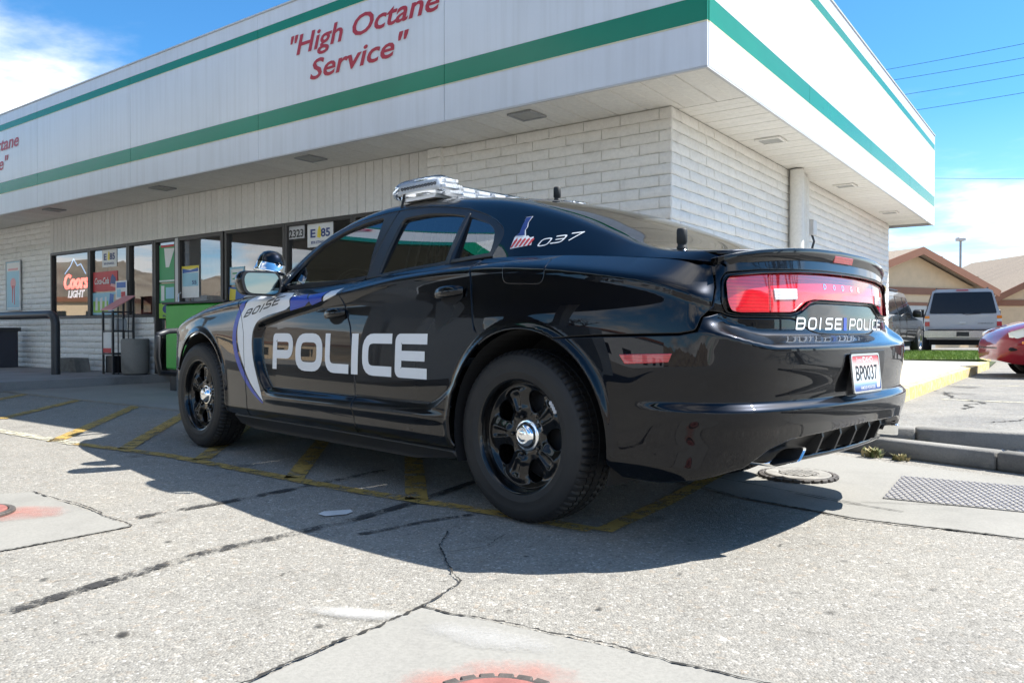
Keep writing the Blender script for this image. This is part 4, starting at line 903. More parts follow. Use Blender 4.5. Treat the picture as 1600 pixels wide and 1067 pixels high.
flash('silver_flash', es[::1]+ei[1:]+[(1.818, 1.0), (1.862, 1.022), (2.088, 1.027)], 'silver_decal')
flash('blue_chevron', [(1.805, .997), (1.665, 1.008), (1.60, .967), (1.652, .94), (1.805, .917)], 'blue_decal'); flash('blue_chevron', [(1.624, .999), (1.454, 1.018), (1.486, .964), (1.585, .943)], 'blue_decal')
flash('silver_chevron', [(1.438, 1.016), (1.335, 1.03), (1.345, .992), (1.470, .962)], 'silver_decal')
def plB(i, q, ch):
    x = 2.372-.0885*i-.070*q[0]-.055*q[1] 
    x = 2.372-[0, .098, .203, .248, .345][i]-.078*q[0]-.055*q[1]
    z = .881+.0158*i+.052*q[1]+.012*q[0]; return (float(s_of_x(x)), z)
lettering('city_lettering', 'BOISE', 'black_print', car, PS, plB, .19, .3, lift=.0022, step=.012, Ws={'I': .15})
# 037 and the state shape with the flag on the rear pillar
def tsx(U): return TS(np.stack([U[:, 0], v_of(U[:, 0], U[:, 1])], 1))
tsx.flip = True
def plN(i, q, ch):
    return (-.012-.066*i-.055*q[0]-.012*q[1], 1.152+.0085*i+.036*q[1]+.003*q[0])
lettering('unit_number', '037', 'silver_decal', car, tsx, plN, .13, .3, lift=.0014, step=.012)
idaho = [(.192, 1.300), (.158, 1.302), (.160, 1.272), (.148, 1.250), (.150, 1.235), (.128, 1.205), (.118, 1.207), (.100, 1.196), (.082, 1.199), (.072, 1.160), (.185, 1.150), (.192, 1.205), (.176, 1.225), (.186, 1.262)]
def tflat(name, poly, mat, lift, step=.012, parent=None): return panel(name, tsx, dens(poly, step), mat, parent or car, step, depth=0, edge=.0015, lift=lift, noroll=lambda U: np.ones(len(U), bool))
idaho = [(x-.050, z+.004) for x, z in idaho]
st = tflat('state_decal', idaho, 'white_decal', .001)
def clipz(poly, z0, up): return [(q[1], q[0]) for q in clip_s([(b, a) for a, b in poly], z0, up)]
tflat('blue_field', [(.126+(x-.126)*.88, z-.002) for x, z in clipz(idaho, 1.215, True)], 'navy_decal', .002, .008, st)
for k in range(5):
    x0 = .136-.0235*k
    tflat('stripe', [(x0, 1.158+.001*k), (x0-.011, 1.159+.001*k), (x0-.022, 1.19), (x0-.014, 1.205-.002*k), (x0-.005, 1.19)], 'red_decal', .002, .008, st)
# ---------------------------------------------------------------- cabin
WF = curve([(2.17, 1.052), (2.05, 1.178), (1.92, 1.278), (1.78, 1.345), (1.60, 1.403), (1.42, 1.430), (1.20, 1.447), (1.0, 1.447), (.78, 1.428), (.56, 1.390), (.38, 1.335), (.285, 1.288), (.238, 1.252), (.222, 1.21), (.228, 1.165), (.236, 1.135)], 6)       # outer edge of the black window surround
bl = lambda a, b, n: [(x, 0.) for x in np.linspace(a, b, n)]
frame_v = xz2v(WF)
GR = [(2.25, .545), (2.0, .545), (1.75, .55), (1.58, .56), (1.45, .62), (1.405, .75), (1.40, 1.0)]         # edge of the windscreen in (x, v)
GB = [(.345, 1.0), (.34, .8), (.325, .66), (.285, .565), (.1, .520), (-.2, .512), (-.45, .512), (-.585, .53)]
roofp = frame_v+bl(.226, -.875, 24)+[(-.872, .10), (-.845, .22), (-.80, .34), (-.77, .44), (-.64, .46), (-.612, .49)]+[(x-.012 if 0 else x, v) for x, v in GB[::-1]]+[(1.40-.0, 1.0)]+GR[::-1][1:]+[(2.30, .50), (2.30, .05)]
panel('roof', TS, roofp, 'black_paint', car, .022, mirror=True, depth=.02, noroll=lambda U: (U[:, 1] > .998) | (U[:, 1] < .004))
panel('rear_window', TS, [(.337, 1.0), (.332, .8), (.317, .665), (.279, .572), (.1, .527), (-.2, .519), (-.45, .519), (-.575, .54), (-.60, .62), (-.612, .8), (-.615, 1.0)], 'car_glass', car, .03, mirror=True, lift=-.004, depth=.004, noroll=lambda U: U[:, 1] > .998)
panel('windscreen', TS, [(2.26, 1.0)]+[(2.26, .56), (2.25, .552)]+[(x, v+.007) for x, v in GR[1:-2]]+[(1.412, .75), (1.407, 1.0)], 'car_glass', car, .03, mirror=True, lift=-.004, depth=.004, noroll=lambda U: U[:, 1] > .998)
# black surrounds per door and the panes in them
def tside(name, poly, mat, holes=(), both=True, **k):
    return panel(name, tsx_fast, poly, mat, car, .018, holes=holes, both=both, **k)
def tsx_fast(U): return TS(U)
tsx_fast.flip = True
fz = dict(WF)
def upto(x0, x1):   # piece of the surround's outer edge between two x
    xs = np.array([q[0] for q in WF]); zs = np.array([q[1] for q in WF]); k = np.argmin(xs[:40]) if 0 else len(xs)
    X = np.linspace(x0, x1, 26); top = xs > .2385; return [(x, float(np.interp(x, xs[top][::-1], zs[top][::-1]))) for x in X]
fo = upto(2.165, 1.152)+[(1.247, 1.075)]
fi = rnd([(2.085, 1.068), (2.045, 1.13), (1.95, 1.225), (1.80, 1.312), (1.60, 1.378), (1.42, 1.408), (1.262, 1.422), (1.232, 1.096), (1.5, 1.083)], [.01, .02, .05, .05, .05, .05, .02, .015, 0], 4)
ro = [(1.238, 1.078), (1.142, 1.4475)]+upto(1.138, .245)[1:]+[q for q in WF if q[0] < .245 and q[1] < 1.26]+[(.236, 1.131)]
ri = rnd([(1.118, 1.095), (1.072, 1.395), (.86, 1.402), (.66, 1.377), (.50, 1.342), (.36, 1.297), (.302, 1.262), (.272, 1.21), (.262, 1.150), (.62, 1.125)], [.015, .03, .08, .08, .08, .06, .03, .05, .015, 0], 4)
V2 = lambda p: np.array(xz2v(p))
belt_nr = lambda U: U[:, 1] < .004
fs = tside('window_surround', V2(fo+[(1.6, float(zb_of(1.6))+.001), (2.0, float(zb_of(2.0))+.001)]), 'matte_trim', [V2(fi)], lift=-.002, depth=.018, noroll=belt_nr)
rs_ = tside('window_surround', V2(ro+[(.6, float(zb_of(.6))+.001), (.9, float(zb_of(.9))+.001)]), 'matte_trim', [V2(ri)], lift=-.002, depth=.018, noroll=belt_nr)
dvr = tside('window_divider', V2([(.545, 1.108), (.512, 1.108), (.528, 1.365), (.553, 1.37)]), 'matte_trim', lift=.004, depth=.03)
def grow(p, d):
    P = np.array(p); c = P.mean(0); return [tuple(q+(q-c)/np.linalg.norm(q-c)*d) for q in P]
# the panes are plain curved glass: one smooth cylinder-like surface fitted through the openings
_gx, _gz = np.array([q for q in fi+ri for _ in (0,)])[:, 0], np.array(fi+ri)[:, 1]
_gi = np.random.RandomState(1).uniform((.27, 1.08), (2.05, 1.42), (900, 2)); _gi = _gi[inpoly(_gi, np.array(fi)) | inpoly(_gi, np.array(ri))]
_gy = TS(np.array(xz2v([tuple(q) for q in _gi])))[:, 1]
_gb = lambda x, z: np.stack([1+0*x, x-1.1, z-1.25, (x-1.1)**2, (z-1.25)**2, (x-1.1)*(z-1.25)], 1)
_gc = np.linalg.lstsq(_gb(_gi[:, 0], _gi[:, 1]), _gy, rcond=None)[0]; print('glass fit', np.abs(_gb(_gi[:, 0], _gi[:, 1]) @ _gc-_gy).max())
def GS(U): return np.stack([U[:, 0], _gb(U[:, 0], U[:, 1]) @ _gc-.022, U[:, 1]], 1)
GS.flip = True
for p_ in (fi, ri): panel('door_window', GS, np.array(grow(p_, .010)), 'car_glass', car, .03, depth=0, edge=.004, both=True, noroll=lambda U: np.ones(len(U), bool))
# bonnet, scuttle and boot lid
panel('bonnet', TS, [(2.34, 1.0), (2.36, .75), (2.42, .30), (2.45, .12)]+[(x, .07) for x in np.linspace(2.6, 3.5, 8)]+[(3.62, .12), (3.72, .35), (3.78, .6), (3.80, 1.0)], 'black_paint', car, .035, mirror=True, noroll=lambda U: U[:, 1] > .998)
panel('scuttle', TS, [(2.27, 1.0), (2.27, .03), (2.44, .03), (2.413, .30), (2.354, .75), (2.334, 1.0)], 'matte_trim', car, .04, mirror=True, lift=-.006, noroll=lambda U: U[:, 1] > .998)
panel('wing_top', TS, [(x, .0) for x in np.linspace(2.46, 3.60, 12)]+[(3.61, .10), (3.5, .063), (3.0, .063), (2.6, .063), (2.455, .11)], 'black_paint', car, .02, both=True, noroll=belt_nr)
panel('boot_lid', TS, [(-.635, 1.0), (-.63, .8), (-.622, .64), (-.622, .52), (-.65, .475), (-.835, .46), (-.87, .49), (-.895, .55), (-.925, .66), (-.945, .8), (-.95, 1.0)], 'black_paint', car, .03, mirror=True, noroll=lambda U: U[:, 1] > .998)
# spoiler: a section swept along the tail
def spoiler():
    """lip swept along the tail and round both corners, where it dies into the quarter panels"""
    sec = [(.30, -.022), (.20, -.012), (.10, -.004), (.04, -.0005), (.012, 0), (.003, -.003), (0, -.010), (.004, -.026), (.012, -.046), (.024, -.056), (.06, -.060), (.10, -.05)]
    k = len(sec); s1 = float(s_of_x(-.893)); ss = np.concatenate([np.linspace(S_REAR, s1, 48)]); rows = []
    for s in ss:
        bx, by = np.interp(s, _su, _bx), np.interp(s, _su, _by); nx, ny = np.interp(s, _su, _nx), np.interp(s, _su, _ny)
        u = (s-S_REAR)/(s1-S_REAR); e = float(sstep(1.0, .74, u)); zt = float(smooth_interp(np.array([u]), [0, .31, .49, .70, .83, .94, 1.0], [1.120, 1.116, 1.108, 1.092, 1.076, 1.060, 1.052], .03)[0])
        d0 = .088; r = []
        for d, h in sec:
            zz = zt+h*(.22+.78*e)
            if d > .15: zz = min(zz, 1.103)
            dd = d0+d*(.30+.70*e); p = np.array((bx-nx*dd, by-ny*dd, zz)); i = len(r); f = float(sstep(.80, .97, u))
            if i >= 7 and f > 0:
                zl, dn = ((1.03, .004), (1.005, .003), (.995, .012), (.99, .05), (.99, .09))[i-7]
                q = PS(np.array([[s, zl]]))[0]-np.array((nx, ny, 0))*dn; p = p*(1-f)+q*f
            r.append(tuple(p))
        rows.append(r)
    rows = [[(x, -y, z) for x, y, z in r] for r in rows[:0:-1]]+rows; n = len(rows); V = [p for r in rows for p in r]
    F = [(i*k+j, i*k+j+1, (i+1)*k+j+1, (i+1)*k+j) for i in range(n-1) for j in range(k-1)]+[tuple(range(k))[::-1], tuple((n-1)*k+j for j in range(k))]
    o = mk('spoiler', V, F, 'black_paint', car, None, True); o.data.set_sharp_from_angle(angle=math.radians(48)); fixn(o)
    def face(U):
        y = U[:, 0]; s = s_of_yr(np.abs(y)); z = U[:, 1]; t = (1.119-z)/.05
        d = .088-.0035+t*.012; return np.stack([np.interp(s, _su, _bx)-np.interp(s, _su, _nx)*d, (np.interp(s, _su, _by)-np.interp(s, _su, _ny)*d)*np.sign(y+1e-9), z], 1)
    panel('brake_light', face, rnd([(-.095, 1.071), (.095, 1.071), (.095, 1.098), (-.095, 1.098)], .004), 'red_reflector', o, .012, depth=.012, edge=.002, flip=True)
spoiler()
# lettering on the boot face, blue bar between the words
def plT(i, q, ch):
    ys = [.395, .315, .222, .185, .105, 0, -.05, -.125, -.212, -.285, -.32, -.40]
    ws = {'I': .2}
    y = ys[i]-.058*q[0]*(1 if ch != 'I' else 1)-.012*q[1]; return (-y, .7985+.049*q[1])
def rearFF(U): return rearF(np.stack([U[:, 0], U[:, 1]], 1))
lt = lettering('city_lettering', 'BOISE POLICE', 'silver_decal', car, rearFF, lambda i, q, ch: (-([.415, .328, .238, .190, .104, 0, -.045, -.125, -.212, -.292, -.33, -.41][i]-.066*q[0]-.012*q[1])-.02, .803+.047*q[1]), .16, .3, lift=.0015, step=.012, Ws={'I': .18})
panel('blue_bar', rearF, [(-.035, .800), (-.003, .800), (.004, .852), (-.028, .852)], 'blue_decal', car, .012, depth=0, edge=.001, lift=.0015, noroll=lambda U: np.ones(len(U), bool))
# number plate in its well
pw = panel('plate_well', rearF, rnd([(-.17, .545), (.215, .545), (.205, .722), (-.165, .722)], .012), 'matte_trim', car, .02, depth=.002, edge=.004, lift=.0015)
def plate():
    c = Vector((-1.0905, .045, .634)); tilt = .10; uy = Vector((math.sin(tilt)*1, 0, math.cos(tilt))); ux = Vector((0, -1, 0)); un = ux.cross(uy)
    f = lambda a, b, h: c+ux*(a*.93)+uy*(b*.95)+un*h
    m, t, b = nodes('plate_face'); setp(b, (.7, .7, .7), .38)
    tc = t.nodes.new('ShaderNodeTexCoord'); sp = t.nodes.new('ShaderNodeSeparateXYZ'); t.links.new(tc.outputs['Object'], sp.inputs[0])
    hz = mth(t, 'MULTIPLY', mth(t, 'SUBTRACT', sp.outputs[2], .556), 6.58)
    t.links.new(ramp(t, hz, [(0, (.02, .05, .20)), (.12, (.03, .07, .26)), (.22, (.18, .30, .52)), (.34, (.62, .72, .80)), (.62, (.78, .78, .76)), (.76, (.72, .42, .40)), (.9, (.55, .06, .08)), (1, (.5, .04, .06))]), b.inputs['Base Color'])
    mb = MB(); mb.prism(rnd([(-.152, -.076), (.152, -.076), (.152, .076), (-.152, .076)], .012, 3), 0, .0022, f); pl = mb.build('number_plate', 'plate_face', car); fixn(pl)
    mb = MB(); o_ = rnd([(-.156, -.080), (.156, -.080), (.156, .080), (-.156, .080)], .014, 3); i_ = rnd([(-.148, -.072), (.148, -.072), (.148, .072), (-.148, .072)], .012, 3); n = len(o_)
    V = [f(a, b, h) for p, h in ((o_, -.002), (o_, .004), (i_, .004), (i_, .001)) for a, b in p]; mb.add(V, [(r*n+i, r*n+(i+1) % n, (r+1)*n+(i+1) % n, (r+1)*n+i) for r in range(3) for i in range(n)]); fixn(mb.build('plate_frame', 'polished_steel', pl))
    T = lambda s, a, b, h, wd, mat, **k: text('plate_lettering', s, h, mat, pl, f(a, b, .0032), ux, uy, width=wd, **k)
    T('BP0037', 0, -.028, .082, .225, 'black_print', bold=.012); T('IDAHO', .02, .045, .030, .105, 'white_decal', bold=.012); T('Scenic', -.075, .046, .026, .06, 'white_decal', shear=.25); T('FAMOUS POTATOES', 0, -.066, .018, .15, 'white_decal', bold=.006)
    mb = MB(); mb.prism([(.105, -.064), (.137, -.064), (.137, -.034), (.105, -.034)], .0022, .003, f); mb.build('plate_sticker', 'white_decal', pl)
plate()
# lower rear: diffuser with fins, exhaust tips
def diffuser():
    n = 41; ys = np.linspace(-.66, .66, n); V = []; prof = [(.012, .434), (.03, .424), (.095, .36), (.115, .335), (.15, .325), (.30, .32)]
    for y in ys:
        s = float(s_of_yr(abs(y))); bx, by = np.interp(s, _su, _bx), np.interp(s, _su, _by); e = float(sstep(.66, .52, abs(y)))
        for d, z in prof: V.append((bx+.012+d, y, z*(1)-.0*(1-e)-(.045*(1-e) if z > .4 else 0)))
    k = len(prof); F = [(i*k+j, i*k+j+1, (i+1)*k+j+1, (i+1)*k+j) for i in range(n-1) for j in range(k-1)]
    o = fixn(mk('diffuser', V, F, 'black_plastic', car, None, True))
    for y in (-.30, -.15, 0, .15, .30):
        mb = MB(); bx = float(np.interp(s_of_yr(abs(y)), _su, _bx)); 
        mb.prism([(bx+.045, .424), (bx+.040, .40), (bx+.066, .336), (bx+.17, .325), (bx+.17, .35)], y-.008, y+.008, lambda a, b, h: (a, h, b)); fixn(mb.build('diffuser_fin', 'black_plastic', car))
    mb = MB(); mb.tube([(float(np.interp(s_of_yr(abs(y)), _su, _bx))+.085+.02*abs(y), y, .324) for y in np.linspace(-.47, .47, 17)], .012, 8); mb.build('lower_lip', 'black_paint', car, True)
    for sgn in (1, -1):
        mb = MB(); q = rnd([(.03, .382), (.00, .330), (-.11, .318), (-.145, .33), (-.09, .375), (-.06, .384)], .014, 4); y0 = .50
        qq = [(y0+ -a if 0 else y0-a-.0, b) for a, b in q]
        # a rolled trapezoid tip: outer ring, lip, inner wall
        bx = float(np.interp(s_of_yr(.55), _su, _bx)); c = np.mean(qq, 0); V = []; n = len(qq)
        rings = [(1.04, .20), (1.04, .010), (1.01, -.008), (.93, -.014), (.85, -.010), (.80, .02), (.78, .10)]
        for sc, dx in rings:
            for a, b in qq:
                y = c[0]+(a-c[0])*sc; z = c[1]+(b-c[1])*sc; slant = (y-.50)*.42
                V.append((bx+.015+dx+slant, y*sgn, z))
        F = [(r*n+i, r*n+(i+1) % n, (r+1)*n+(i+1) % n, (r+1)*n+i) for r in range(len(rings)-1) for i in range(n)]
        m = len(V); F2 = [tuple(range((len(rings)-1)*n, len(rings)*n))]
        o = mk('exhaust_tip', V, F+F2, None, car, None, True, ['chrome', 'inner_dark'], [0]*(4*n)+[1]*(2*n)+[1]); fixn(o); o.data.set_sharp_from_angle(angle=math.radians(50))
diffuser()
for o in panel('side_marker', PS, rnd(xz2s([(-.548, .714), (-.758, .721), (-.745, .690), (-.572, .680)]), .004), 'red_reflector', car, .014, lift=.002, depth=.006, edge=.003, both=True): pass
# sill
lower('sill_trim', [(2.53, .268), (1.4, .268), (.40, .258), (.385, .226), (.70, .192), (2.3, .190), (2.50, .215)], 'black_plastic', r=.012, lift=.003, depth=.03)
# fuel door, drawn as a proud plate with a gap
fd = panel('fuel_door', PS, rnd(xz2s([(.078, 1.085), (.066, .995), (-.165, .982), (-.172, 1.05), (-.155, 1.092)]), [.012, .045, .045, .03, .012], 5), 'black_paint', car, .014, lift=.0022, depth=.003, edge=.005)
# handles: bowl and grip
for dob, (xa, xb, z0, z1) in ((rdoor, (.50, .305, .925, .985)), (fdoor, (1.455, 1.265, .845, .905))):
    for k, d in enumerate(dob):
        sg = 1 if k == 0 else -1
        xs = np.linspace(xa, xb, 12); zz = (z0+z1)/2+.004; V = []; 
        bow = rnd([(xa-.02, z1-.012), (xa-.03, z0+.012), (xa-.08, z0-.012), (xb+.05, z0-.008), (xb+.005, z0+.02), (xb+.004, z1-.01)], .02, 3)
        o = panel('handle_bowl', PS, np.array(xz2s(bow)), 'inner_dark', None, .014, lift=.0016, depth=0, edge=.002, noroll=lambda U: np.ones(len(U), bool)); o.data.transform(Matrix.Diagonal((1, sg, 1, 1))); o.parent = d
        if sg < 0: o.data.flip_normals()
        R = []
        for i, x in enumerate(xs):
            t = i/11; p = PS(np.array([[float(s_of_x(x)), zz+.008+.010*t]]))[0]; lift = .012+.026*math.sin(PI*min(1, max(0, t)))**.7 if 0 < i < 11 else .006
            R.append((p[0], (p[1]+lift)*sg, p[2], .013+.009*math.sin(PI*t)**.5))
        mb = MB(); n = 10; V = [(x, y+sg*.5*r*math.cos(2*PI*j/n), z+1.25*r*math.sin(2*PI*j/n)) for x, y, z, r in R for j in range(n)]
        F = [(a*n+j, a*n+(j+1) % n, (a+1)*n+(j+1) % n, (a+1)*n+j) for a in range(11) for j in range(n)]+[tuple(range(n)), tuple(11*n+j for j in range(n))]
        fixn(mk('door_handle', V, F, 'black_paint', d, None, True))
# closed shell behind the panels, floor, arch liners
def shell():
    mb = MB()
    xs = np.linspace(S_REAR, S_FRONT-.02, 120); 
    U = lambda z: PS(np.stack([xs, np.full(len(xs), z)], 1))
    zz = [.24, .5, .72, .93]; R = []
    for z in zz:
        P = U(z); n_ = np.stack([np.interp(xs, _su, _nx), np.interp(xs, _su, _ny), 0*xs], 1); Q = P-n_*(.075 if z < .8 else .15); Q[:, 2] = np.where(Q[:, 0] < -.5, np.maximum(Q[:, 2], .345), Q[:, 2]); R.append(Q)
    k = len(xs); V = np.concatenate(R); cx = V[:, 0]
    F = [(r*k+i, r*k+i+1, (r+1)*k+i+1, (r+1)*k+i) for r in range(3) for i in range(k-1)]
    def inarch(f):
        c = V[list(f)].mean(0); return any(math.hypot(c[0]-a[0], c[2]-a[1]) < a[2]+.10 and c[1] > .5 for a in (RA, FA))
    F = [f for f in F if not inarch(f)]
    V2 = V*[1, -1, 1]; m = len(V); F = F+[tuple(i+m for i in f[::-1]) for f in F]
    mb.add(np.concatenate([V, V2]), F)
    mb.box(-.48, 3.75, -.62, .62, .215, .235); mb.box(-.90, -.485, -.62, .62, .335, .350); mb.box(-.84, -.62, -.62, .62, .94, .95); mb.box(2.35, 3.7, -.6, .6, .80, .82)
    for a in (RA, FA):
        for sg in (1, -1):
            pr = [(a[0]+(a[2]+.0)*math.cos(t), a[1]+(a[2]+.0)*math.sin(t)) for t in np.linspace(-.35, PI+.35, 30)]
            V = [(x, sg*y, z) for y in (.915 if a is RA else .88, .58) for x, z in pr]; mb.add(V, [(i, i+1, 31+i-1+0, 30+i) if 0 else (i, i+1, 30+i+1, 30+i) for i in range(29)])
            mb.add([(x, sg*.60, z) for x, z in pr], [tuple(range(30))])
    mb.build('inner_shell', 'inner_dark', car)
shell()
# cabin furniture seen through the tinted glass
def seats():
    plain('seat_cloth', (.035, .036, .04), .8, .2, 8)
    for x, ys in ((1.25, (.37, -.37)), (.28, (.40, 0, -.40))):
        for y in ys:
            mb = MB(); wd = .24 if x > 1 else .2
            mb.box(x-.02, x+.48, y-wd, y+wd, .48, .62, .05); T = Matrix.Translation((x, y, .60)) @ Matrix.Rotation(-.30, 4, 'Y')
            mb.box(-.06, .07, -wd, wd, 0, .60, .05, T=T); mb.box(-.05, .05, -.13, .13, .64, .80, .04, T=T) if (x > 1) else None
            mb.build('seat', 'seat_cloth', car, sharp=40)
    mb = MB(); mb.box(1.98, 2.25, -.74, .74, .86, 1.02, .05); mb.build('dashboard', 'seat_cloth', car, sharp=40)
    mb = MB(); c = Vector((1.86, .37, 1.0)); mb.tube([c+Vector((.06*math.cos(a), .19*math.sin(a), .18*math.cos(a))) for a in np.linspace(0, 2*PI, 25)[:-1]], .014, 8, closed=True); mb.tube([c, c+Vector((.2, 0, -.08))], .03, 8); mb.build('steering_wheel', 'matte_trim', car, True)
    mb = MB(); mb.box(.96, .98, -.60, .60, .9, 1.16); mb.box(.95, .97, -.56, .56, 1.375, 1.41); [mb.tube([(.96, y, 1.15), (.96, y*.93, 1.39)], .006, 6) for y in np.linspace(-.56, .56, 15)]; mb.build('prisoner_screen', 'grey_metal', car)
    mb = MB(); [mb.tube([(x, .69-.0, 1.12), (x-.0, .605, 1.39)], .005, 6) for x in np.linspace(.62, 1.02, 6)]; mb.tube([(.58, .615, 1.365), (1.05, .612, 1.385)], .012, 6); mb.build('window_bars', 'grey_metal', car)
    mb = MB(); mb.box(-.55, -.02, -.62, .62, 1.09, 1.105); mb.build('parcel_shelf', 'seat_cloth', car)
    mb = MB(); mb.box(-.50, -.44, -.42, .42, 1.115, 1.150, .008); dl = mb.build('deck_light_bar', 'black_plastic', car)
    for k in range(8):
        mb = MB(); y = -.38+.76*k/7; mb.box(-.512, -.499, y-.045, y+.045, 1.119, 1.146, .003); mb.build('blue_lamp', 'blue_lens', dl)
seats()
# wing mirrors, spotlight, aerials
for sg in (1, -1):
    mb = MB(); c = np.array([2.045, .985*sg, 1.075]); prof = [(-.055, .80, 1.0), (-.05, .93, 1.), (-.03, 1, 1), (.02, .98, 1), (.07, .82, 1), (.105, .55, 1), (.118, .2, 1)]
    o_ = rnd([(-.115, -.072), (.10, -.068), (.122, .03), (.105, .075), (-.10, .078), (-.125, .02)], .045, 4); n = len(o_); V = []
    for dx, sc, _ in prof:
        V += [(c[0]+dx+(.018*a/.1), c[1]+a*sc*sg, c[2]+b*sc) for a, b in o_]
    F = [(r*n+i, r*n+(i+1) % n, (r+1)*n+(i+1) % n, (r+1)*n+i) for r in range(len(prof)-1) for i in range(n)]+[tuple((len(prof)-1)*n+i for i in range(n))]
    mm = fixn(mk('wing_mirror', V, F, 'black_paint', car, None, True)); V = [(c[0]-.0575+(.018*a/.1), c[1]+a*.82*sg, c[2]+b*.82) for a, b in o_]
    gm, gt, gb = nodes('mirror_glass') if 'mirror_glass' not in MATS else (MATS['mirror_glass'], None, None)
    if gb: setp(gb, (.20, .235, .235), .02, 1)
    fixn(mk('mirror_glass', V, [tuple(range(n))], 'mirror_glass', mm)); V = [(c[0]-.054+(.018*a/.1), c[1]+a*.95*sg, c[2]+b*.95) for a, b in o_]; fixn(mk('mirror_rim', V, [tuple(range(n))], 'matte_trim', mm))
    mb = MB(); mb.tube([(2.075, .88*sg, 1.04), (2.06, .80*sg, 1.055)], .035, 10); mb.build('mirror_arm', 'matte_trim', mm, True)
mb = MB(); prof = [(.0, -.115), (.03, -.112), (.058, -.098), (.078, -.07), (.088, -.035), (.091, 0), (.096, .004), (.098, .016), (.094, .024), (.085, .027), (.05, .034), (0, .037)]
c = Vector((2.235, .80, 1.185)); mb.lathe(prof, 28); T = Matrix.Translation(c) @ Matrix.Rotation(.15, 4, 'X') @ Matrix.Rotation(-.0, 4, 'Y') @ Matrix.Rotation(PI-.12, 4, 'Y'); mb.v = [tuple(T @ Vector(v)) for v in mb.v]
mb.m = [1 if min(Vector(mb.v[i])[2] for i in f) > 1.2 else 0 for f in mb.f]; sp_ = fixn(mb.build('spotlight', ['chrome', 'black_paint'], car, True)); mb = MB(); mb.tube([c+Vector((-.01, -.01, -.03)), c+Vector((-.06, -.03, -.085)), (2.10, .765, 1.095)], .013, 8); mb.build('spotlight_arm', 'chrome', sp_, True)
for (x, y, z) in ((.565, 0, 1.492), (-.62, .635, 1.098)):
    mb = MB(); mb.lathe([(.027, -.006), (.027, .006), (.018, .010), (.018, .022)], 18, c=(x, y, z)); mb.lathe([(.0205, .012), (.0205, .022), (.017, .026), (.017, .034), (.0205, .038), (.0205, .086), (.017, .092), (0, .092)], 18, m=1, c=(x, y, z)); mb.build('aerial', ['chrome', 'black_rubber'], car, True)
# roof light bar: clear domes over silver lamp modules
def lightbar():
    def sect(y):
        a = abs(y)/.60; q = float(sstep(.34, .52, abs(y))); xc = 1.10-.08*a*a; hw = .135+.105*q; zt = 1.612+.008*q-.004*a; zb = 1.512-.004*a; return xc, hw, zt, zb
    ys = np.concatenate([[-.625, -.61], np.linspace(-.585, .585, 25), [.61, .625]]); V = []; n = 16
    for y in ys:
        xc, hw, zt, zb = sect(y); e = 1-.35*(max(0, abs(y)-.585)/.04)**2
        for j in range(n):
            a = 2*PI*j/n; cx = math.copysign(abs(math.cos(a))**.55, math.cos(a)); cz = math.copysign(abs(math.sin(a))**.6, math.sin(a))
            V.append((xc+hw*cx*e*(1 if cz < 0 else 1-.12*cz), y, (zt+zb)/2+(zt-zb)/2*cz*e))
    m = len(ys); F = [(i*n+j, i*n+(j+1) % n, (i+1)*n+(j+1) % n, (i+1)*n+j) for i in range(m-1) for j in range(n)]+[tuple(range(n)), tuple((m-1)*n+j for j in range(n))]
    lb = empty('light_bar', (0, 0, 0)); lb.parent = car
    fixn(mk('clear_cover', V, F, 'clear_plastic', lb, None, True)).data.set_sharp_from_angle(angle=math.radians(50))
    plain('lamp_silver', (.80, .81, .83), .3, .05, 20); plain('lamp_white', (.84, .85, .86), .4, .04, 20)
    V = []
    for y in np.linspace(-.60, .60, 21):
        xc, hw, zt, zb = sect(y); zr_ = 1.518-.022*(abs(y)/.6)**2.5; V += [(xc-hw*.62, y, zb+.008), (xc-hw*.55, y, zr_), (xc+hw*.55, y, zr_), (xc+hw*.62, y, zb+.008)]
    fixn(mk('base_tray', V, [(i*4+j, i*4+(j+1) % 4, (i+1)*4+(j+1) % 4, (i+1)*4+j) for i in range(20) for j in range(4)]+[(0, 1, 2, 3), (80, 81, 82, 83)], 'lamp_white', lb))
    plain('lamp_dark', (.05, .05, .055), .3, 0)
    for k in range(9):
        y = -.52+1.04*k/8
        for sx in (1, -1):
            xc, hw, zt, zb = sect(y); mb = MB(); x = xc+sx*(hw-.06); mb.box(x-.022, x+.022, y-.050, y+.050, 1.543, 1.567, .004); mb.box(x-.020, x+.018, y-.046, y+.046, 1.574, 1.594, .004)
            for i in range(5): mb.lathe([(.0095, 0), (.0085, .006), (.003, .002)], 8, axis='x', c=(x+sx*.0225, y-.036+.018*i, 1.556), m=1); mb.lathe([(.0065, 0), (.006, .004), (.002, .002)], 8, axis='x', c=(x+sx*.0185, y-.036+.018*i, 1.584), m=1)
            mb.build('lamp_module', ['lamp_silver', 'lamp_dark'], lb, sharp=40)
    for y in (.585, -.585):
        mb = MB(); mb.box(.86, 1.19, y-.012, y+.012, 1.536, 1.595, .01)
        for i in range(12): mb.lathe([(.0095, 0), (.0085, .006), (.003, .002)], 8, axis='y', c=(.885+.025*i, y+.0125*(1 if y > 0 else -1), 1.567), m=1)
        mb.build('lamp_module', ['lamp_silver', 'lamp_dark'], lb, sharp=40)
    for y in (.45, -.45):
        mb = MB(); mb.box(1.03, 1.13, y-.03, y+.03, 1.49, 1.527, .006); mb.build('mounting_foot', 'matte_trim', lb)
    mb = MB(); [mb.add(*(lambda P: ([p for p in P], [(0, 1, 2, 3)]))([(1.14-.012, .622*s, 1.44), (1.14+.012, .622*s, 1.44), (1.14+.012, .60*s, 1.54), (1.14-.012, .60*s, 1.54)])) for s in (1, -1)]; mb.build('mounting_strap', 'matte_trim', lb)
lightbar()
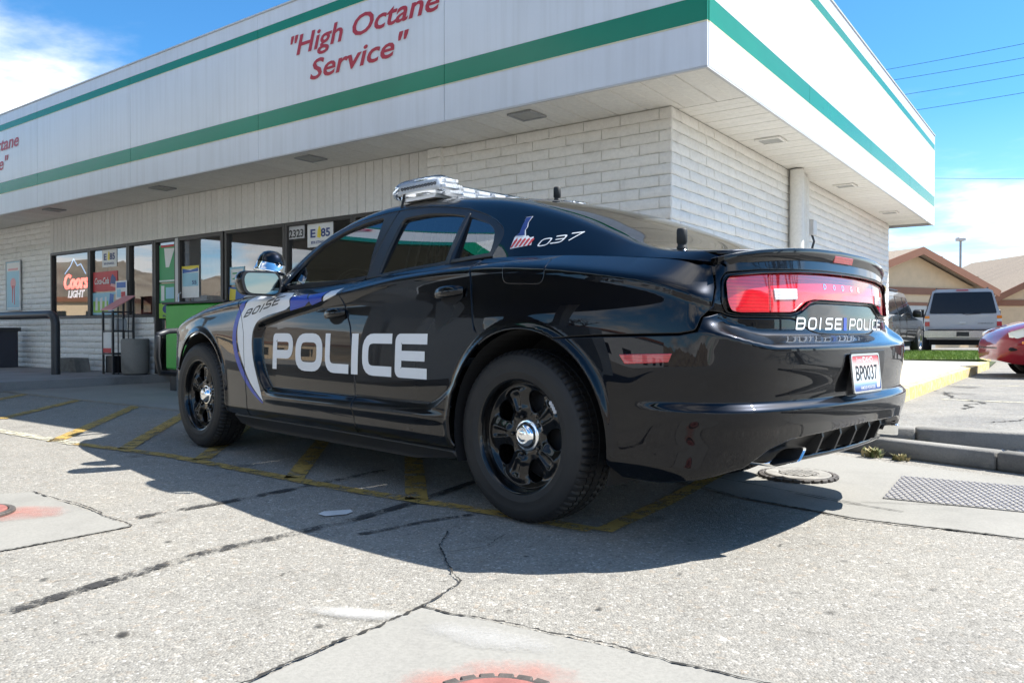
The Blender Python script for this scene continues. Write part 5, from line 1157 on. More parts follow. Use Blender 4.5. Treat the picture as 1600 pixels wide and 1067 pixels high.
# front end: bumper, grille, lamps, push bar
panel('front_bumper', PS, [(S_FRONT, .20)]+[(float(s_of_x(3.42)), .22)]+[(float(s_of_x(x)), z) for x, z in [(3.39, .26), (3.41, .40), (3.38, .52), (3.62, .52)]]+[(S_FRONT-.62, .62), (S_FRONT-.2, .66), (S_FRONT, .66)], 'black_paint', car, .04, mirror=True, noroll=lambda U: U[:, 0] > S_FRONT-.004)
panel('grille', PS, [(S_FRONT-.40, .64), (S_FRONT, .66), (S_FRONT, .80), (S_FRONT-.35, .80)], 'matte_trim', car, .05, mirror=True, lift=-.01, noroll=lambda U: U[:, 0] > S_FRONT-.004)
panel('headlight', PS, rnd([(S_FRONT-.75, .70), (S_FRONT-.42, .66), (S_FRONT-.38, .78), (S_FRONT-.70, .80)], .02), 'headlight_lens', car, .03, both=True)
mb = MB()
for sg in (1, -1):
    mb.tube([(4.03, .30*sg, .36), (4.14, .30*sg, .42), (4.15, .30*sg, .70), (4.10, .30*sg, .84)], .03, 10)
    mb.tube([(4.13, .30*sg, .80), (4.12, .48*sg, .81), (4.05, .70*sg, .80), (3.90, .84*sg, .77)], .022, 10)
    mb.tube([(3.90, .84*sg, .77), (4.02, .80*sg, .60), (4.06, .76*sg, .47), (4.10, .45*sg, .44), (4.14, .30*sg, .45)], .022, 10)
mb.tube([(4.15, -.3, .62), (4.15, .3, .62)], .03, 10); mb.tube([(4.10, -.3, .84), (4.10, .3, .84)], .025, 10); mb.box(3.9, 4.1, -.35, .35, .30, .40, .02); mb.build('push_bar', 'dark_metal', car, True)
# ---------------------------------------------------------------- wheels
def tyre_mesh():
    R, NA = .363, 288
    prof = [(.236, -.095), (.242, -.104), (.248, -.1065), (.255, -.108), (.268, -.112), (.271, -.1125), (.273, -.1118), (.300, -.1145), (.318, -.112), (.335, -.106), (.3395, -.1035), (.341, -.1015), (.3475, -.097), (.353, -.0905), (.357, -.082), (.3595, -.072), (.3605, -.0625), (.3530, -.0622), (.3535, -.0552), (.3612, -.0548), (.362, -.040), (.3625, -.0268), (.3550, -.0265), (.3550, -.0192), (.363, -.0190), (.363, -.008), (.363, 0)]
    prof = prof+[(r, -y) for r, y in prof[::-1][1:]]
    V = []; k = len(prof)
    for i in range(NA):
        a = 2*PI*i/NA; ph = i % 4
        for j, (r, y) in enumerate(prof):
            ay = abs(y); d = 0
            if .0623 < ay < .0985 and ph == 0 and r > .34: d = .0075
            if .0267 < ay < .0549 and ph == (0 if y > 0 else 2): d = .0065
            if ay < .0185 and ph == 1: d = .003
            V.append(((r-d)*math.cos(a), y, (r-d)*math.sin(a)))
    F = [(i*k+j, i*k+j+1, ((i+1) % NA)*k+j+1, ((i+1) % NA)*k+j) for i in range(NA) for j in range(k-1)]
    o = mk('tyre', V, F, 'tyre_rubber', None, None, True); o.data.set_sharp_from_angle(angle=math.radians(32)); fixn(o); return o
m, t, b = nodes('tyre_rubber'); setp(b, (.014, .014, .015), .62)
n = nz(t, 9, 6, .6); t.links.new(ramp(t, n, [(.35, (.008, .008, .009)), (.7, (.015, .0145, .014))]), b.inputs['Base Color'])
tcx = t.nodes.new('ShaderNodeTexCoord'); sx = t.nodes.new('ShaderNodeSeparateXYZ'); t.links.new(tcx.outputs['Object'], sx.inputs[0])
rr = mth(t, 'SQRT', mth(t, 'ADD', mth(t, 'MULTIPLY', sx.outputs[0], sx.outputs[0]), mth(t, 'MULTIPLY', sx.outputs[2], sx.outputs[2])))
hh = mth(t, 'ADD', mth(t, 'MULTIPLY', mth(t, 'SINE', mth(t, 'MULTIPLY', rr, 900)), .25), mth(t, 'MULTIPLY', nz(t, 180, 2), 1.)); bump(t, b, hh, .12, .001)
def wheel_face():
    """pressed steel wheel, five windows; y outwards negative here (turned when placed)"""
    def wf(U):
        a, c = U[:, 0], U[:, 1]; r = np.hypot(a, c); th = np.arctan2(c, a); sp = .5+.5*np.cos(5*(th-PI/2))     # 1 on a spoke
        base = np.interp(r, [0, .055, .066, .080, .10, .13, .165, .190, .203, .214, .222], [.040, .040, .044, .046, .044, .040, .040, .044, .050, .058, .062])
        sph = .026*sp**1.3*sstep(.075, .115, r)*sstep(.216, .185, r); ridge = -.011*np.exp(-((sp-1)/.07)**2)*sstep(.09, .12, r)*sstep(.205, .17, r)
        return np.stack([a, base+sph+ridge, c], 1)
    ol = [(.2215*math.cos(x), .2215*math.sin(x)) for x in np.linspace(0, 2*PI, 73)[:-1]]
    holes = []
    for k in range(5):
        a0 = PI/2+2*PI*(k+.5)/5; h = []
        for j in range(28):
            q = 2*PI*j/28; rr_ = .151+.045*math.sin(q)*(1) ; aa = a0+(.275+.05*math.sin(q))*math.copysign(abs(math.cos(q))**.85, math.cos(q))*.92; h.append((rr_*math.cos(aa), rr_*math.sin(aa)))
        holes.append(h)
    o = panel('wheel_disc', wf, ol, 'wheel_black', None, .0065, holes=holes, depth=.026, edge=.005, flip=True, bstep=.0065); return o
def wheel_parts():
    ty = tyre_mesh()
    mb = MB(); mb.lathe([(.236, .085), (.243, .096), (.2455, .1), (.2445, .104), (.239, .1035), (.233, .097), (.229, .088), (.2265, .072), (.224, .062), (.2215, .058), (.2215, .03), (.205, -.02), (.205, -.09), (.236, -.095)], 72, axis='y'); rim = fixn(mb.build('rim', 'wheel_black', None, True)); rim.data.set_sharp_from_angle(angle=math.radians(60))
    dc = wheel_face(); dc.data.transform(Matrix.Translation((0, .0, 0)))
    mb = MB(); mb.lathe([(.067, .044), (.0665, .049), (.062, .0515), (.057, .050), (.054, .053), (.052, .060), (.048, .067), (.042, .073), (.034, .0765), (.030, .0775), (.029, .0765), (.024, .0785), (.012, .0805), (0, .081)], 40, axis='y'); cap = fixn(mb.build('hub_cap', 'chrome', None, True))
    mb = MB()
    for k in range(5):
        a = PI/2+2*PI*k/5; mb.lathe([(.010, .03), (.010, .056), (.006, .058), (0, .058)], 6, axis='y', c=(.082*math.cos(a), 0, .079*math.sin(a)))
    nuts = tag(mb.build('wheel_nuts', 'wheel_black'), kind='stuff')
    mb = MB(); mb.lathe([(.03, -.02), (.165, -.02), (.155, -.045), (.03, -.045)], 40, axis='y'); mb.lathe([(.2, -.085), (0, -.085)], 32, axis='y'); br = mb.build('brake_disc', 'dark_metal', None, sharp=40)
    return [ty, rim, dc, cap, nuts, br]
WP = wheel_parts(); WP[0].scale = (1, 1, 1)
def wheel(x, y, sg, first, rot):
    e = empty('wheel'); e.parent = car; e.location = (x, y, .361); e.rotation_euler = (0, rot, 0) if sg > 0 else (0, rot, PI)
    for o in WP:
        q = o if first else o.copy()
        if not first: COL.objects.link(q)
        q.parent = e
    return e
TRK = .792
w1_ = wheel(0, TRK, 1, True, .3); w2_ = wheel(3.052, TRK, 1, False, 1.1); wheel(0, -TRK, -1, False, .7); wheel(3.052, -TRK, -1, False, 0)
plain('lead_weight', (.45, .45, .46), .5, .1, 10)
mb = MB(); [mb.box(.236*math.cos(a)-.008, .236*math.cos(a)+.008, .100, .108, .236*math.sin(a)-.008, .236*math.sin(a)+.008, .003) for a in np.linspace(2.45, 2.62, 4)]; o = mb.build('balance_weight', 'lead_weight', None); o.parent = w1_; o.rotation_euler = (0, -.3, 0)
# bumper bar decal: three blue ticks at the right rear corner
panel('corner_decal', rearF, [(.62, .70), (.64, .70), (.65, .735), (.63, .735)], 'blue_decal', car, .012, depth=0, edge=.001, lift=.002, noroll=lambda U: np.ones(len(U), bool)); 
# ------------------------------------------------------------------ things at the shop front (placed in the shop's own frame)
def place(o): o.matrix_world = BMAT @ o.matrix_local if o.parent is None else o.matrix_world; return o
def mat(name, col, rough=.5, **k):
    if name not in MATS: plain(name, col, rough, k.pop('var', .06), **k)
    return name
for n_, c_ in (('paper_white', (.72, .72, .70)), ('paper_red', (.52, .03, .035)), ('paper_blue', (.05, .14, .42)), ('paper_green', (.05, .32, .12)), ('paper_lime', (.30, .55, .08)), ('paper_yellow', (.75, .60, .06)), ('paper_cyan', (.30, .55, .66)), ('paper_navy', (.03, .06, .20)), ('paper_pink', (.68, .30, .30)), ('paper_tan', (.52, .42, .28))): mat(n_, c_, .45)
def poster(name, label, cat, yl, yr, z0, z1, mat_, shapes=(), texts=(), x=.028, rim=None, group=None):
    """a sheet on the glass; yl is its left edge as seen from the car park"""
    o = empty(name, (0, 0, 0), 0, label=label, cat=cat, group=group)
    mb = MB(); mb.box(x, x+.003, yr, yl, z0, z1); mb.build('sheet', mat_, o)
    W, H = yl-yr, z1-z0
    for k, (m_, pts) in enumerate(shapes):
        mb = MB(); mb.prism([(yl-a*W, z0+b*H) for a, b in pts], x-.0015-.0006*k, x-.0005, lambda a, b, h: (h, a, b)); fixn(mb.build('print', m_, o))
    for (s, a, b, wd, h, m_, sh, bo) in texts: text('lettering', s, h*H*1.35, m_, o, (x-.005, yl-a*W, z0+b*H), (0, -1, 0), (0, 0, 1), width=wd*W, bold=bo, shear=sh)
    if rim:
        mb = MB(); r = .02; mb.box(x-.012, x+.01, yr-r, yr, z0-r, z1+r, .003); mb.box(x-.012, x+.01, yl, yl+r, z0-r, z1+r, .003); mb.box(x-.012, x+.01, yr, yl, z0-r, z0, .003); mb.box(x-.012, x+.01, yr, yl, z1, z1+r, .003); mb.build('frame', rim, o)
    o.matrix_world = BMAT; return o
R4 = lambda a, b, c, d: [(a, b), (c, b), (c, d), (a, d)]
for yl, yr, lab in ((10.33, 9.85, 'white E85 fuel poster above the red cola sign'), (5.04, 4.55, 'white E85 fuel poster beside the house number')):
    poster('fuel_poster', lab, 'poster', yl, yr, 1.87, 2.165, 'paper_white', [('paper_yellow', [(.38, .42), (.50, .36), (.56, .5), (.52, .8), (.46, .9), (.40, .7)])], [('E', .22, .42, .2, .36, 'paper_navy', 0, .03), ('85', .72, .42, .36, .36, 'paper_navy', 0, .03), ('85% ETHANOL', .5, .14, .7, .12, 'paper_navy', 0, .02)], group='E85 posters')
poster('cola_sign', 'red cola banner with white script in the shop window', 'sign', 10.64, 9.83, 1.47, 1.80, 'paper_red', [('paper_navy', [(.70, .35), (.84, .2), (.95, .4), (.93, .65), (.8, .85), (.74, .7)]), ('paper_pink', [(.72, .25), (.95, .15), (.92, .32), (.75, .38)])], [('Coca-Cola', .36, .38, .6, .34, 'paper_white', .3, .02)])
poster('green_poster', 'green and blue advert with white block letters below the cola banner', 'poster', 10.66, 9.82, 1.08, 1.45, 'paper_cyan', [('paper_lime', R4(.02, .1, .62, .62)), ('paper_white', [(.10, .2), (.2, .2), (.2, .8), (.12, .78)]), ('paper_white', [(.3, .2), (.38, .2), (.40, .8), (.30, .75)]), ('paper_white', [(.48, .2), (.56, .25), (.56, .8), (.5, .8)]), ('paper_blue', [(.66, .4), (.8, .3), (.84, .9), (.7, .95)]), ('paper_tan', R4(.86, .1, .98, .9))], ())
poster('notice', 'small white notice with red and blue print beside the wire rack', 'notice', 9.78, 9.42, 1.32, 1.62, 'paper_white', [('paper_blue', R4(.1, .62, .9, .92)), ('paper_red', R4(.5, .12, .85, .4)), ('paper_cyan', R4(.12, .12, .46, .55))], [('ATM', .5, .7, .6, .14, 'paper_white', 0, .02)] and (), x=-.03)
poster('door_poster', 'pale blue price poster stuck on the glass door', 'poster', 7.93, 7.48, 1.30, 1.77, 'paper_white', [('paper_cyan', R4(.04, .36, .96, .78)), ('paper_yellow', R4(.0, .9, 1, 1.)), ('paper_blue', [(.05, .78), (.95, .82), (.95, .93), (.5, .86), (.05, .93)])], [('55', .74, .42, .26, .12, 'paper_navy', 0, .02)])
poster('strip_poster', 'tall green and white poster in the narrow sidelight', 'poster', 8.55, 8.10, 1.55, 2.12, 'paper_green', [('paper_white', [(.4, .4), (.6, .4), (.95, .9), (.3, .92)]), ('paper_red', R4(.1, .94, .9, 1.0)), ('paper_white', R4(.0, .02, 1., .06))], ())
poster('strip_poster', 'green list poster with pale figures below the tall one', 'poster', 8.55, 8.10, 1.24, 1.53, 'paper_green', [('paper_white', R4(.1, .1, .3, .9)), ('paper_cyan', R4(.4, .2, .9, .8))], ())
poster('pull_sign', 'lime PULL sticker at the bottom of the sidelight', 'sticker', 8.57, 8.12, 1.00, 1.23, 'paper_lime', [('paper_navy', [(.5+.28*math.cos(a), .62+.3*math.sin(a)) for a in np.linspace(0, 2*PI, 13)[:-1]])], [('PULL', .5, .08, .5, .16, 'paper_navy', 0, .02)])
poster('window_card', 'pale green card with handwriting in the window right of the door', 'notice', 6.72, 6.38, 1.45, 1.70, 'paper_cyan', [('paper_white', R4(.1, .12, .9, .88)), ('paper_green', R4(.2, .6, .8, .68)), ('paper_green', R4(.2, .3, .7, .38))], ())
poster('beach_poster', 'blue and yellow poster low in the window behind the wing mirror', 'poster', 6.74, 5.55, 1.07, 1.42, 'paper_blue', [('paper_yellow', [(.0, .3), (.12, .35), (.14, .9), (.02, .95)]), ('paper_white', [(.12, .05), (.98, .05), (.9, .55), (.6, .8), (.3, .6)]), ('paper_cyan', [(.3, .2), (.7, .15), (.68, .35), (.35, .4)])], ())
o = poster('house_number', 'white house number plate reading 2323', 'number plate', 5.41, 5.10, 2.0, 2.165, 'pale_metal', (), [('2323', .5, .12, .92, .62, 'black_print', 0, .02)])
poster('framed_advert', 'framed pink advert hanging on the brick pier', 'framed poster', 13.96, 13.34, 1.22, 2.14, 'paper_cyan', [('paper_white', R4(.03, .02, .97, .98)), ('paper_cyan', R4(.06, .04, .94, .80)), ('paper_pink', [(.5+.2*math.cos(a), .55+.11*math.sin(a)) for a in np.linspace(0, 2*PI, 13)[:-1]]), ('paper_red', [(.42, .5), (.5, .5), (.46, .15), (.42, .14)]), ('paper_red', [(.54, .5), (.6, .5), (.62, .1), (.58, .1)]), ('paper_pink', R4(.15, .82, .85, .86))], (), x=-.035, rim='pale_metal')
# neon beer sign
def emis(name, col, k):
    m, t, b = nodes(name); setp(b, col, .3, emit=col, es=k); return name
emis('neon_red', (1, .16, .13), 1.1); emis('neon_blue', (.35, .6, 1), .4); emis('neon_white', (.9, .85, .9), .3)
ne = empty('neon_sign', (0, 0, 0), 0, label='red script neon beer sign under a blue mountain outline', cat='neon sign')
def neon(name, body, h, c, mat_, r, sh=0, wd=1.):
    me = textmesh(body, h, 0, sh, 0, 1, 'CENTER', 3); cu = me
    V = [v.co.copy() for v in me.vertices]; x0 = min(v.x for v in V); x1 = max(v.x for v in V); ed = {}
    for p in me.polygons:
        n = len(p.vertices)
        for i in range(n): k = tuple(sorted((p.vertices[i], p.vertices[(i+1) % n]))); ed[k] = ed.get(k, 0)+1
    mb = MB()
    for (a, b), q in ed.items():
        if q == 1:
            f = lambda v: (.06, c[0]-v.x*wd/(x1-x0), c[1]+v.y); mb.tube([f(V[a]), f(V[b])], r, 5, caps=False)
    mb.build(name, mat_, ne)
neon('neon_script', 'Coors', .36, (11.36, 1.56), 'neon_red', .011, .25, .86); neon('neon_capitals', 'LIGHT', .17, (11.34, 1.40), 'neon_white', .006, .2, .6)
mb = MB(); mb.tube([(.065, 11.75, 1.83), (.065, 11.55, 1.95), (.065, 11.42, 2.08), (.065, 11.28, 1.95), (.065, 11.16, 1.98), (.065, 10.98, 1.80)], .009, 6); mb.build('neon_mountain', 'neon_blue', ne); mb = MB(); mb.box(.07, .09, 10.98, 11.78, 1.53, 1.55); mb.build('rail', 'black_plastic', ne); ne.matrix_world = BMAT
# wire rack
rk = empty('display_rack', (0, 0, 0), 0, label='black framed wire rack with sloping top beside the round concrete bin', cat='rack')
mb = MB(); xa, xb, ya, yb = -.44, -.12, 9.06, 9.36; z0 = .137
pts = {(xa, ya): 1.12, (xa, yb): 1.12, (xb, ya): 1.34, (xb, yb): 1.34}
for (x, y), h in pts.items(): mb.box(x-.014, x+.014, y-.014, y+.014, z0, h)
for zz in (.45, .80, 1.10):
    mb.box(xa+.015, xb-.015, ya-.01, ya+.01, zz-.012, zz+.012); mb.box(xa+.015, xb-.015, yb-.01, yb+.01, zz-.012, zz+.012); mb.box(xa-.01, xa+.01, ya+.015, yb-.015, zz-.012, zz+.012)
for k in range(1, 4): mb.box(xa+(xb-xa)*k/4-.006, xa+(xb-xa)*k/4+.006, ya-.006, ya+.006, z0, 1.12+.22*k/4)
mb.build('frame', 'dark_metal', rk)
mb = MB(); mb.prism([(xa-.02, 1.125), (xb+.02, 1.345), (xb+.02, 1.365), (xa-.02, 1.145)], ya-.02, yb+.02, lambda a, b, h: (a, h, b)); fixn(mb.build('top_panel', 'paper_pink', rk)); mb = MB(); mb.box(xa+.02, xb-.02, ya+.02, yb-.02, z0+.02, .42, .01); mb.build('base_box', 'black_plastic', rk)
mb = MB(); mb.box(xa-.013, xa-.008, ya+.03, yb-.03, .47, .78); mb.build('side_card', 'paper_white', rk); mb = MB(); mb.box(xa-.016, xa-.0135, ya+.03, yb-.03, .47, .54); mb.build('red_card', 'paper_red', rk)
mb = MB(); mb.box(xa+.06, xb-.06, ya+.06, yb-.06, .81, 1.0, .02); mb.build('goods', 'pale_metal', rk); rk.matrix_world = BMAT
# concrete bin, parking block, dark bin, railing, green display
pl = empty('concrete_bin', (0, 0, 0), 0, label='round pebbled concrete ash bin between the rack and the door', cat='bin')
mb = MB(); mb.lathe([(.0, .02), (.18, .02), (.195, .05), (.20, .30), (.20, .52), (.193, .545), (.18, .55), (.17, .53), (.165, .40), (0, .40)], 32, c=(-.25, 8.76, .137)); mb.build('bowl', 'kerb_concrete', pl, sharp=40); mb = MB(); mb.lathe([(.17, 0), (.17, .019), (0, .019)], 32, c=(-.25, 8.76, .137)); mb.build('foot', 'joint_dark', pl); pl.matrix_world = BMAT
mb = MB(); mb.prism([(10.22, .137), (10.88, .137), (10.80, .36), (10.30, .36)], -.45, -.22, lambda a, b, h: (h, a, b)); o = fixn(mb.build('concrete_block', 'kerb_concrete')); tag(o, 'grey tapered concrete block standing against the white brick below the window', 'concrete block').matrix_world = BMAT
mat('bin_navy', (.03, .035, .05), .45); bn = empty('trash_can', (0, 0, 0), 0, label='dark blue trash can with a lid beside the brick pier', cat='trash can')
mb = MB(); mb.prism(rnd([(-.66, 12.98), (-.2, 12.98), (-.2, 13.4), (-.66, 13.4)], .08), .137, .80, lambda a, b, h: (a, b, h)); fixn(mb.build('body', 'bin_navy', bn)); mb = MB(); mb.prism(rnd([(-.70, 12.93), (-.16, 12.93), (-.16, 13.45), (-.70, 13.45)], .1), .80, .87, lambda a, b, h: (a, b, h)); fixn(mb.build('lid', 'dark_metal', bn)); bn.matrix_world = BMAT
mb = MB(); mb.tube([(-.95, 9.80, .137)]+[(-.95, 9.80, .9)]+[(-.95, 9.80+.16*(1-math.cos(a)), .9+.16*math.sin(a)) for a in np.linspace(.2, PI/2, 6)]+[(-.95, 14.2, 1.06), (-.95, 14.2, .137)], .065, 14)
o = mb.build('pipe_rail', 'dark_metal', None, sharp=50); tag(o, 'thick grey pipe railing bent down to the walk before the shop', 'railing').matrix_world = BMAT
mat('green_case', (.03, .36, .035), .35); gc = empty('ice_chest', (0, 0, 0), 0, label='bright green merchandiser box with black edges behind the police car nose', cat='ice chest')
mb = MB(); mb.box(-.90, -.35, 5.45, 6.78, .30, 1.15, .02); mb.build('case', 'green_case', gc, sharp=40); mb = MB(); mb.box(-.93, -.32, 5.42, 6.81, 1.151, 1.18, .006); mb.build('lid', 'black_plastic', gc); mb = MB(); mb.box(-.86, -.40, 5.50, 6.74, .02, .30); mb.build('plinth', 'black_plastic', gc); gc.matrix_world = BMAT
# ------------------------------------------------------------------ beyond the police car, to the right
m, t, b = nodes('lawn_soil'); setp(b, (.06, .085, .022), .9); 
tag(sheet('lawn', [(7.3, 15.6), (9.45, 15.55), (13.2, 21.2), (6.5, 21.2)], .245, 'lawn_soil', thick=.2), kind='structure')
m, t, b = nodes('grass_blade'); setp(b, (.10, .22, .03), .6); g = t.nodes.new('ShaderNodeNewGeometry'); t.links.new(ramp(t, g.outputs['Random Per Island'], [(0, (.10, .19, .02)), (.6, (.20, .33, .04)), (1, (.32, .38, .09))]), b.inputs['Base Color'])
rs = np.random.RandomState(2); V = []; F = []; lp = np.array([(7.3, 15.6), (9.45, 15.55), (13.2, 21.2), (6.5, 21.2)])
G_ = rs.uniform((6.5, 15.5), (13.2, 21.2), (42000, 2)); G_ = G_[inpoly(G_, lp)]
for x, y in G_:
    a = rs.uniform(0, 6.28); h = rs.uniform(.03, .075); d = .007; q = rs.normal(0, .02, 2); k = len(V)
    V += [(x-d*math.cos(a), y-d*math.sin(a), .243), (x+d*math.cos(a), y+d*math.sin(a), .243), (x+q[0], y+q[1], .245+h)]; F.append((k, k+1, k+2))
tag(mk('grass', V, F, 'grass_blade'), kind='stuff')
sheet('driveway', [(5.5, 21.25), (13.3, 21.25), (24, 26.5), (24, 31), (5, 31)], .16, 'lot_asphalt')
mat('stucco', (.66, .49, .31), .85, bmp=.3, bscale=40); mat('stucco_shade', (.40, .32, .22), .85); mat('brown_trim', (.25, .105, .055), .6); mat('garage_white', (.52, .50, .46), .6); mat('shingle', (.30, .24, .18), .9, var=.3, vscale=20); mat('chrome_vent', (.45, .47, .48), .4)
def house(name, label, D, xl, xr, xpk, eave, peak, depth, z0=.1, garage=None, wallr=0, over=.7):
    e = empty(name, (0, 0, 0), 0, label=label, cat='house')
    wl, wr = xl+over, xr-over; hz = lambda x: peak-.10-(peak-eave)*abs(x-xpk)/((xr-xpk) if x > xpk else (xpk-xl))-.10
    mb = MB(); mb.prism([(wl, z0), (wr, z0), (wr, hz(wr)), (xpk, hz(xpk)), (wl, hz(wl))], D, D+depth, lambda a, b, h: (a, h, b)); fixn(mb.build('wall', 'stucco', e))
    mb = MB()
    for a, za, b_, zb_ in ((xl, eave, xpk, peak), (xpk, peak, xr, eave)):
        mb.prism([(a, za), (b_, zb_), (b_, zb_-.10), (a, za-.10)], D-.45, D+depth+.4, lambda a, b, h: (a, h, b))
    rf = fixn(mb.build('roof', 'shingle', e))
    mb = MB()
    for a, za, b_, zb_ in ((xl, eave, xpk-.001, peak), (xpk+.001, peak, xr, eave)): mb.prism([(a, za+.02), (b_, zb_+.02), (b_, zb_-.27), (a, za-.27)], D-.50, D-.451, lambda a, b, h: (a, h, b))
    fixn(mb.build('barge_board', 'brown_trim', rf))
    zb2 = hz(wr)-.02; mb = MB(); mb.box(wl+.01, wr-.01, D-.05, D-.002, zb2-.26, zb2); mb.build('trim_band', 'brown_trim', e)
    if garage:
        ga, gb, gh = garage; mb = MB(); mb.box(ga-.1, gb+.1, D-.04, D-.003, gh, gh+.12); mb.build('door_head', 'brown_trim', e); gd = None
        for i in range(4):
            mb = MB(); mb.box(ga, gb, D-.02, D-.004, z0+(gh-z0)*i/4+.006, z0+(gh-z0)*(i+1)/4-.006, .004); q = mb.build('garage_panel', 'garage_white', e)
    mb = MB(); mb.tube([(xr-.05, D-.35, eave-.12), (wr+.12, D-.20, eave-.5), (wr+.06, D-.07, eave-.62), (wr+.06, D-.07, z0)], .05, 8); mb.tube([(xr+.02, D-.5, eave-.06), (xr+.02, D+depth, eave-.06)], .07, 8); mb.build('gutter', 'brown_trim', e); return e, rf
e, rf = house('house', 'tan stucco house with brown gable trim behind the silver van', 30, 10.6, 19.6, 15.35, 2.45, 3.98, 9, garage=(13.2, 16.6, 1.80))
house_ = e
for x, zt in ((17.0, 3.83), (18.35, 3.78)):
    mb = MB(); mb.lathe([(.09, 0), (.09, zt-2.9), (.13, zt-2.88), (.13, zt-2.78), (.07, zt-2.74), (0, zt-2.74)], 12, c=(x, 31.2, 2.9)); mb.build('roof_vent', 'chrome_vent', rf, sharp=40)
_c = Matrix.Translation((15.35, 30, 0)); house_.matrix_world = _c @ Matrix.Rotation(.40, 4, 'Z') @ _c.inverted()
e2, rf2 = house('house', 'second tan house at the picture edge with a lower gable', 34, 20.5, 33, 25.5, 2.2, 4.6, 9, over=.6)
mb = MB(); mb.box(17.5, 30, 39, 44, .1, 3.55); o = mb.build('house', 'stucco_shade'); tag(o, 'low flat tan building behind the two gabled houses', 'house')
lp_ = empty('lamp_post', (19.6, 34.2, 0), 0, label='slim lamp post with a box head above the tan roof', cat='lamp post'); mb = MB(); mb.tube([(0, 0, 0), (0, 0, 4.75)], .05, 10); mb.build('pole', 'grey_metal', lp_); mb = MB(); mb.box(-.16, .16, -.15, .15, 4.75, 4.9, .02); mb.build('lamp_head', 'pale_metal', lp_)
# ---------------------------------------------------------------- other vehicles
def loft(secs, mat_, name, parent, sharp=35, cap=True):
    """secs: list of rings of equal length"""
    n = len(secs[0]); V = [p for r in secs for p in r]; F = [(i*n+j, i*n+(j+1) % n, (i+1)*n+(j+1) % n, (i+1)*n+j) for i in range(len(secs)-1) for j in range(n)]
    if cap: F += [tuple(range(n))[::-1], tuple((len(secs)-1)*n+j for j in range(n))]
    o = fixn(mk(name, V, F, mat_, parent, None, True)); o.data.set_sharp_from_angle(angle=math.radians(sharp)); return o
def small_wheel(parent, x, y, r, w_, sg, rimmat='polished_steel'):
    e = empty('wheel', (x, y, r)); e.parent = parent
    mb = MB(); mb.lathe([(r*.62, -w_/2), (r*.9, -w_/2), (r*.97, -w_*.4), (r, -w_*.25), (r, w_*.25), (r*.97, w_*.4), (r*.9, w_/2), (r*.62, w_/2)], 32, axis='y' if 0 else 'x'); mb.build('tyre', 'tyre_dark', e, sharp=40)
    mb = MB(); mb.lathe([(r*.64, w_*.46*sg), (r*.60, w_*.34*sg), (r*.30, w_*.30*sg), (r*.2, w_*.40*sg), (0, w_*.42*sg)], 32, axis='x')
    for k in range(7): a = 2*PI*k/7; T = Matrix.Rotation(a, 4, 'X'); mb.box(w_*.31*sg, w_*.40*sg, -.022, .022, r*.18, r*.60, T=T)
    mb.build('rim', rimmat, e, sharp=40); return e
mat('tyre_dark', (.018, .018, .018), .8)
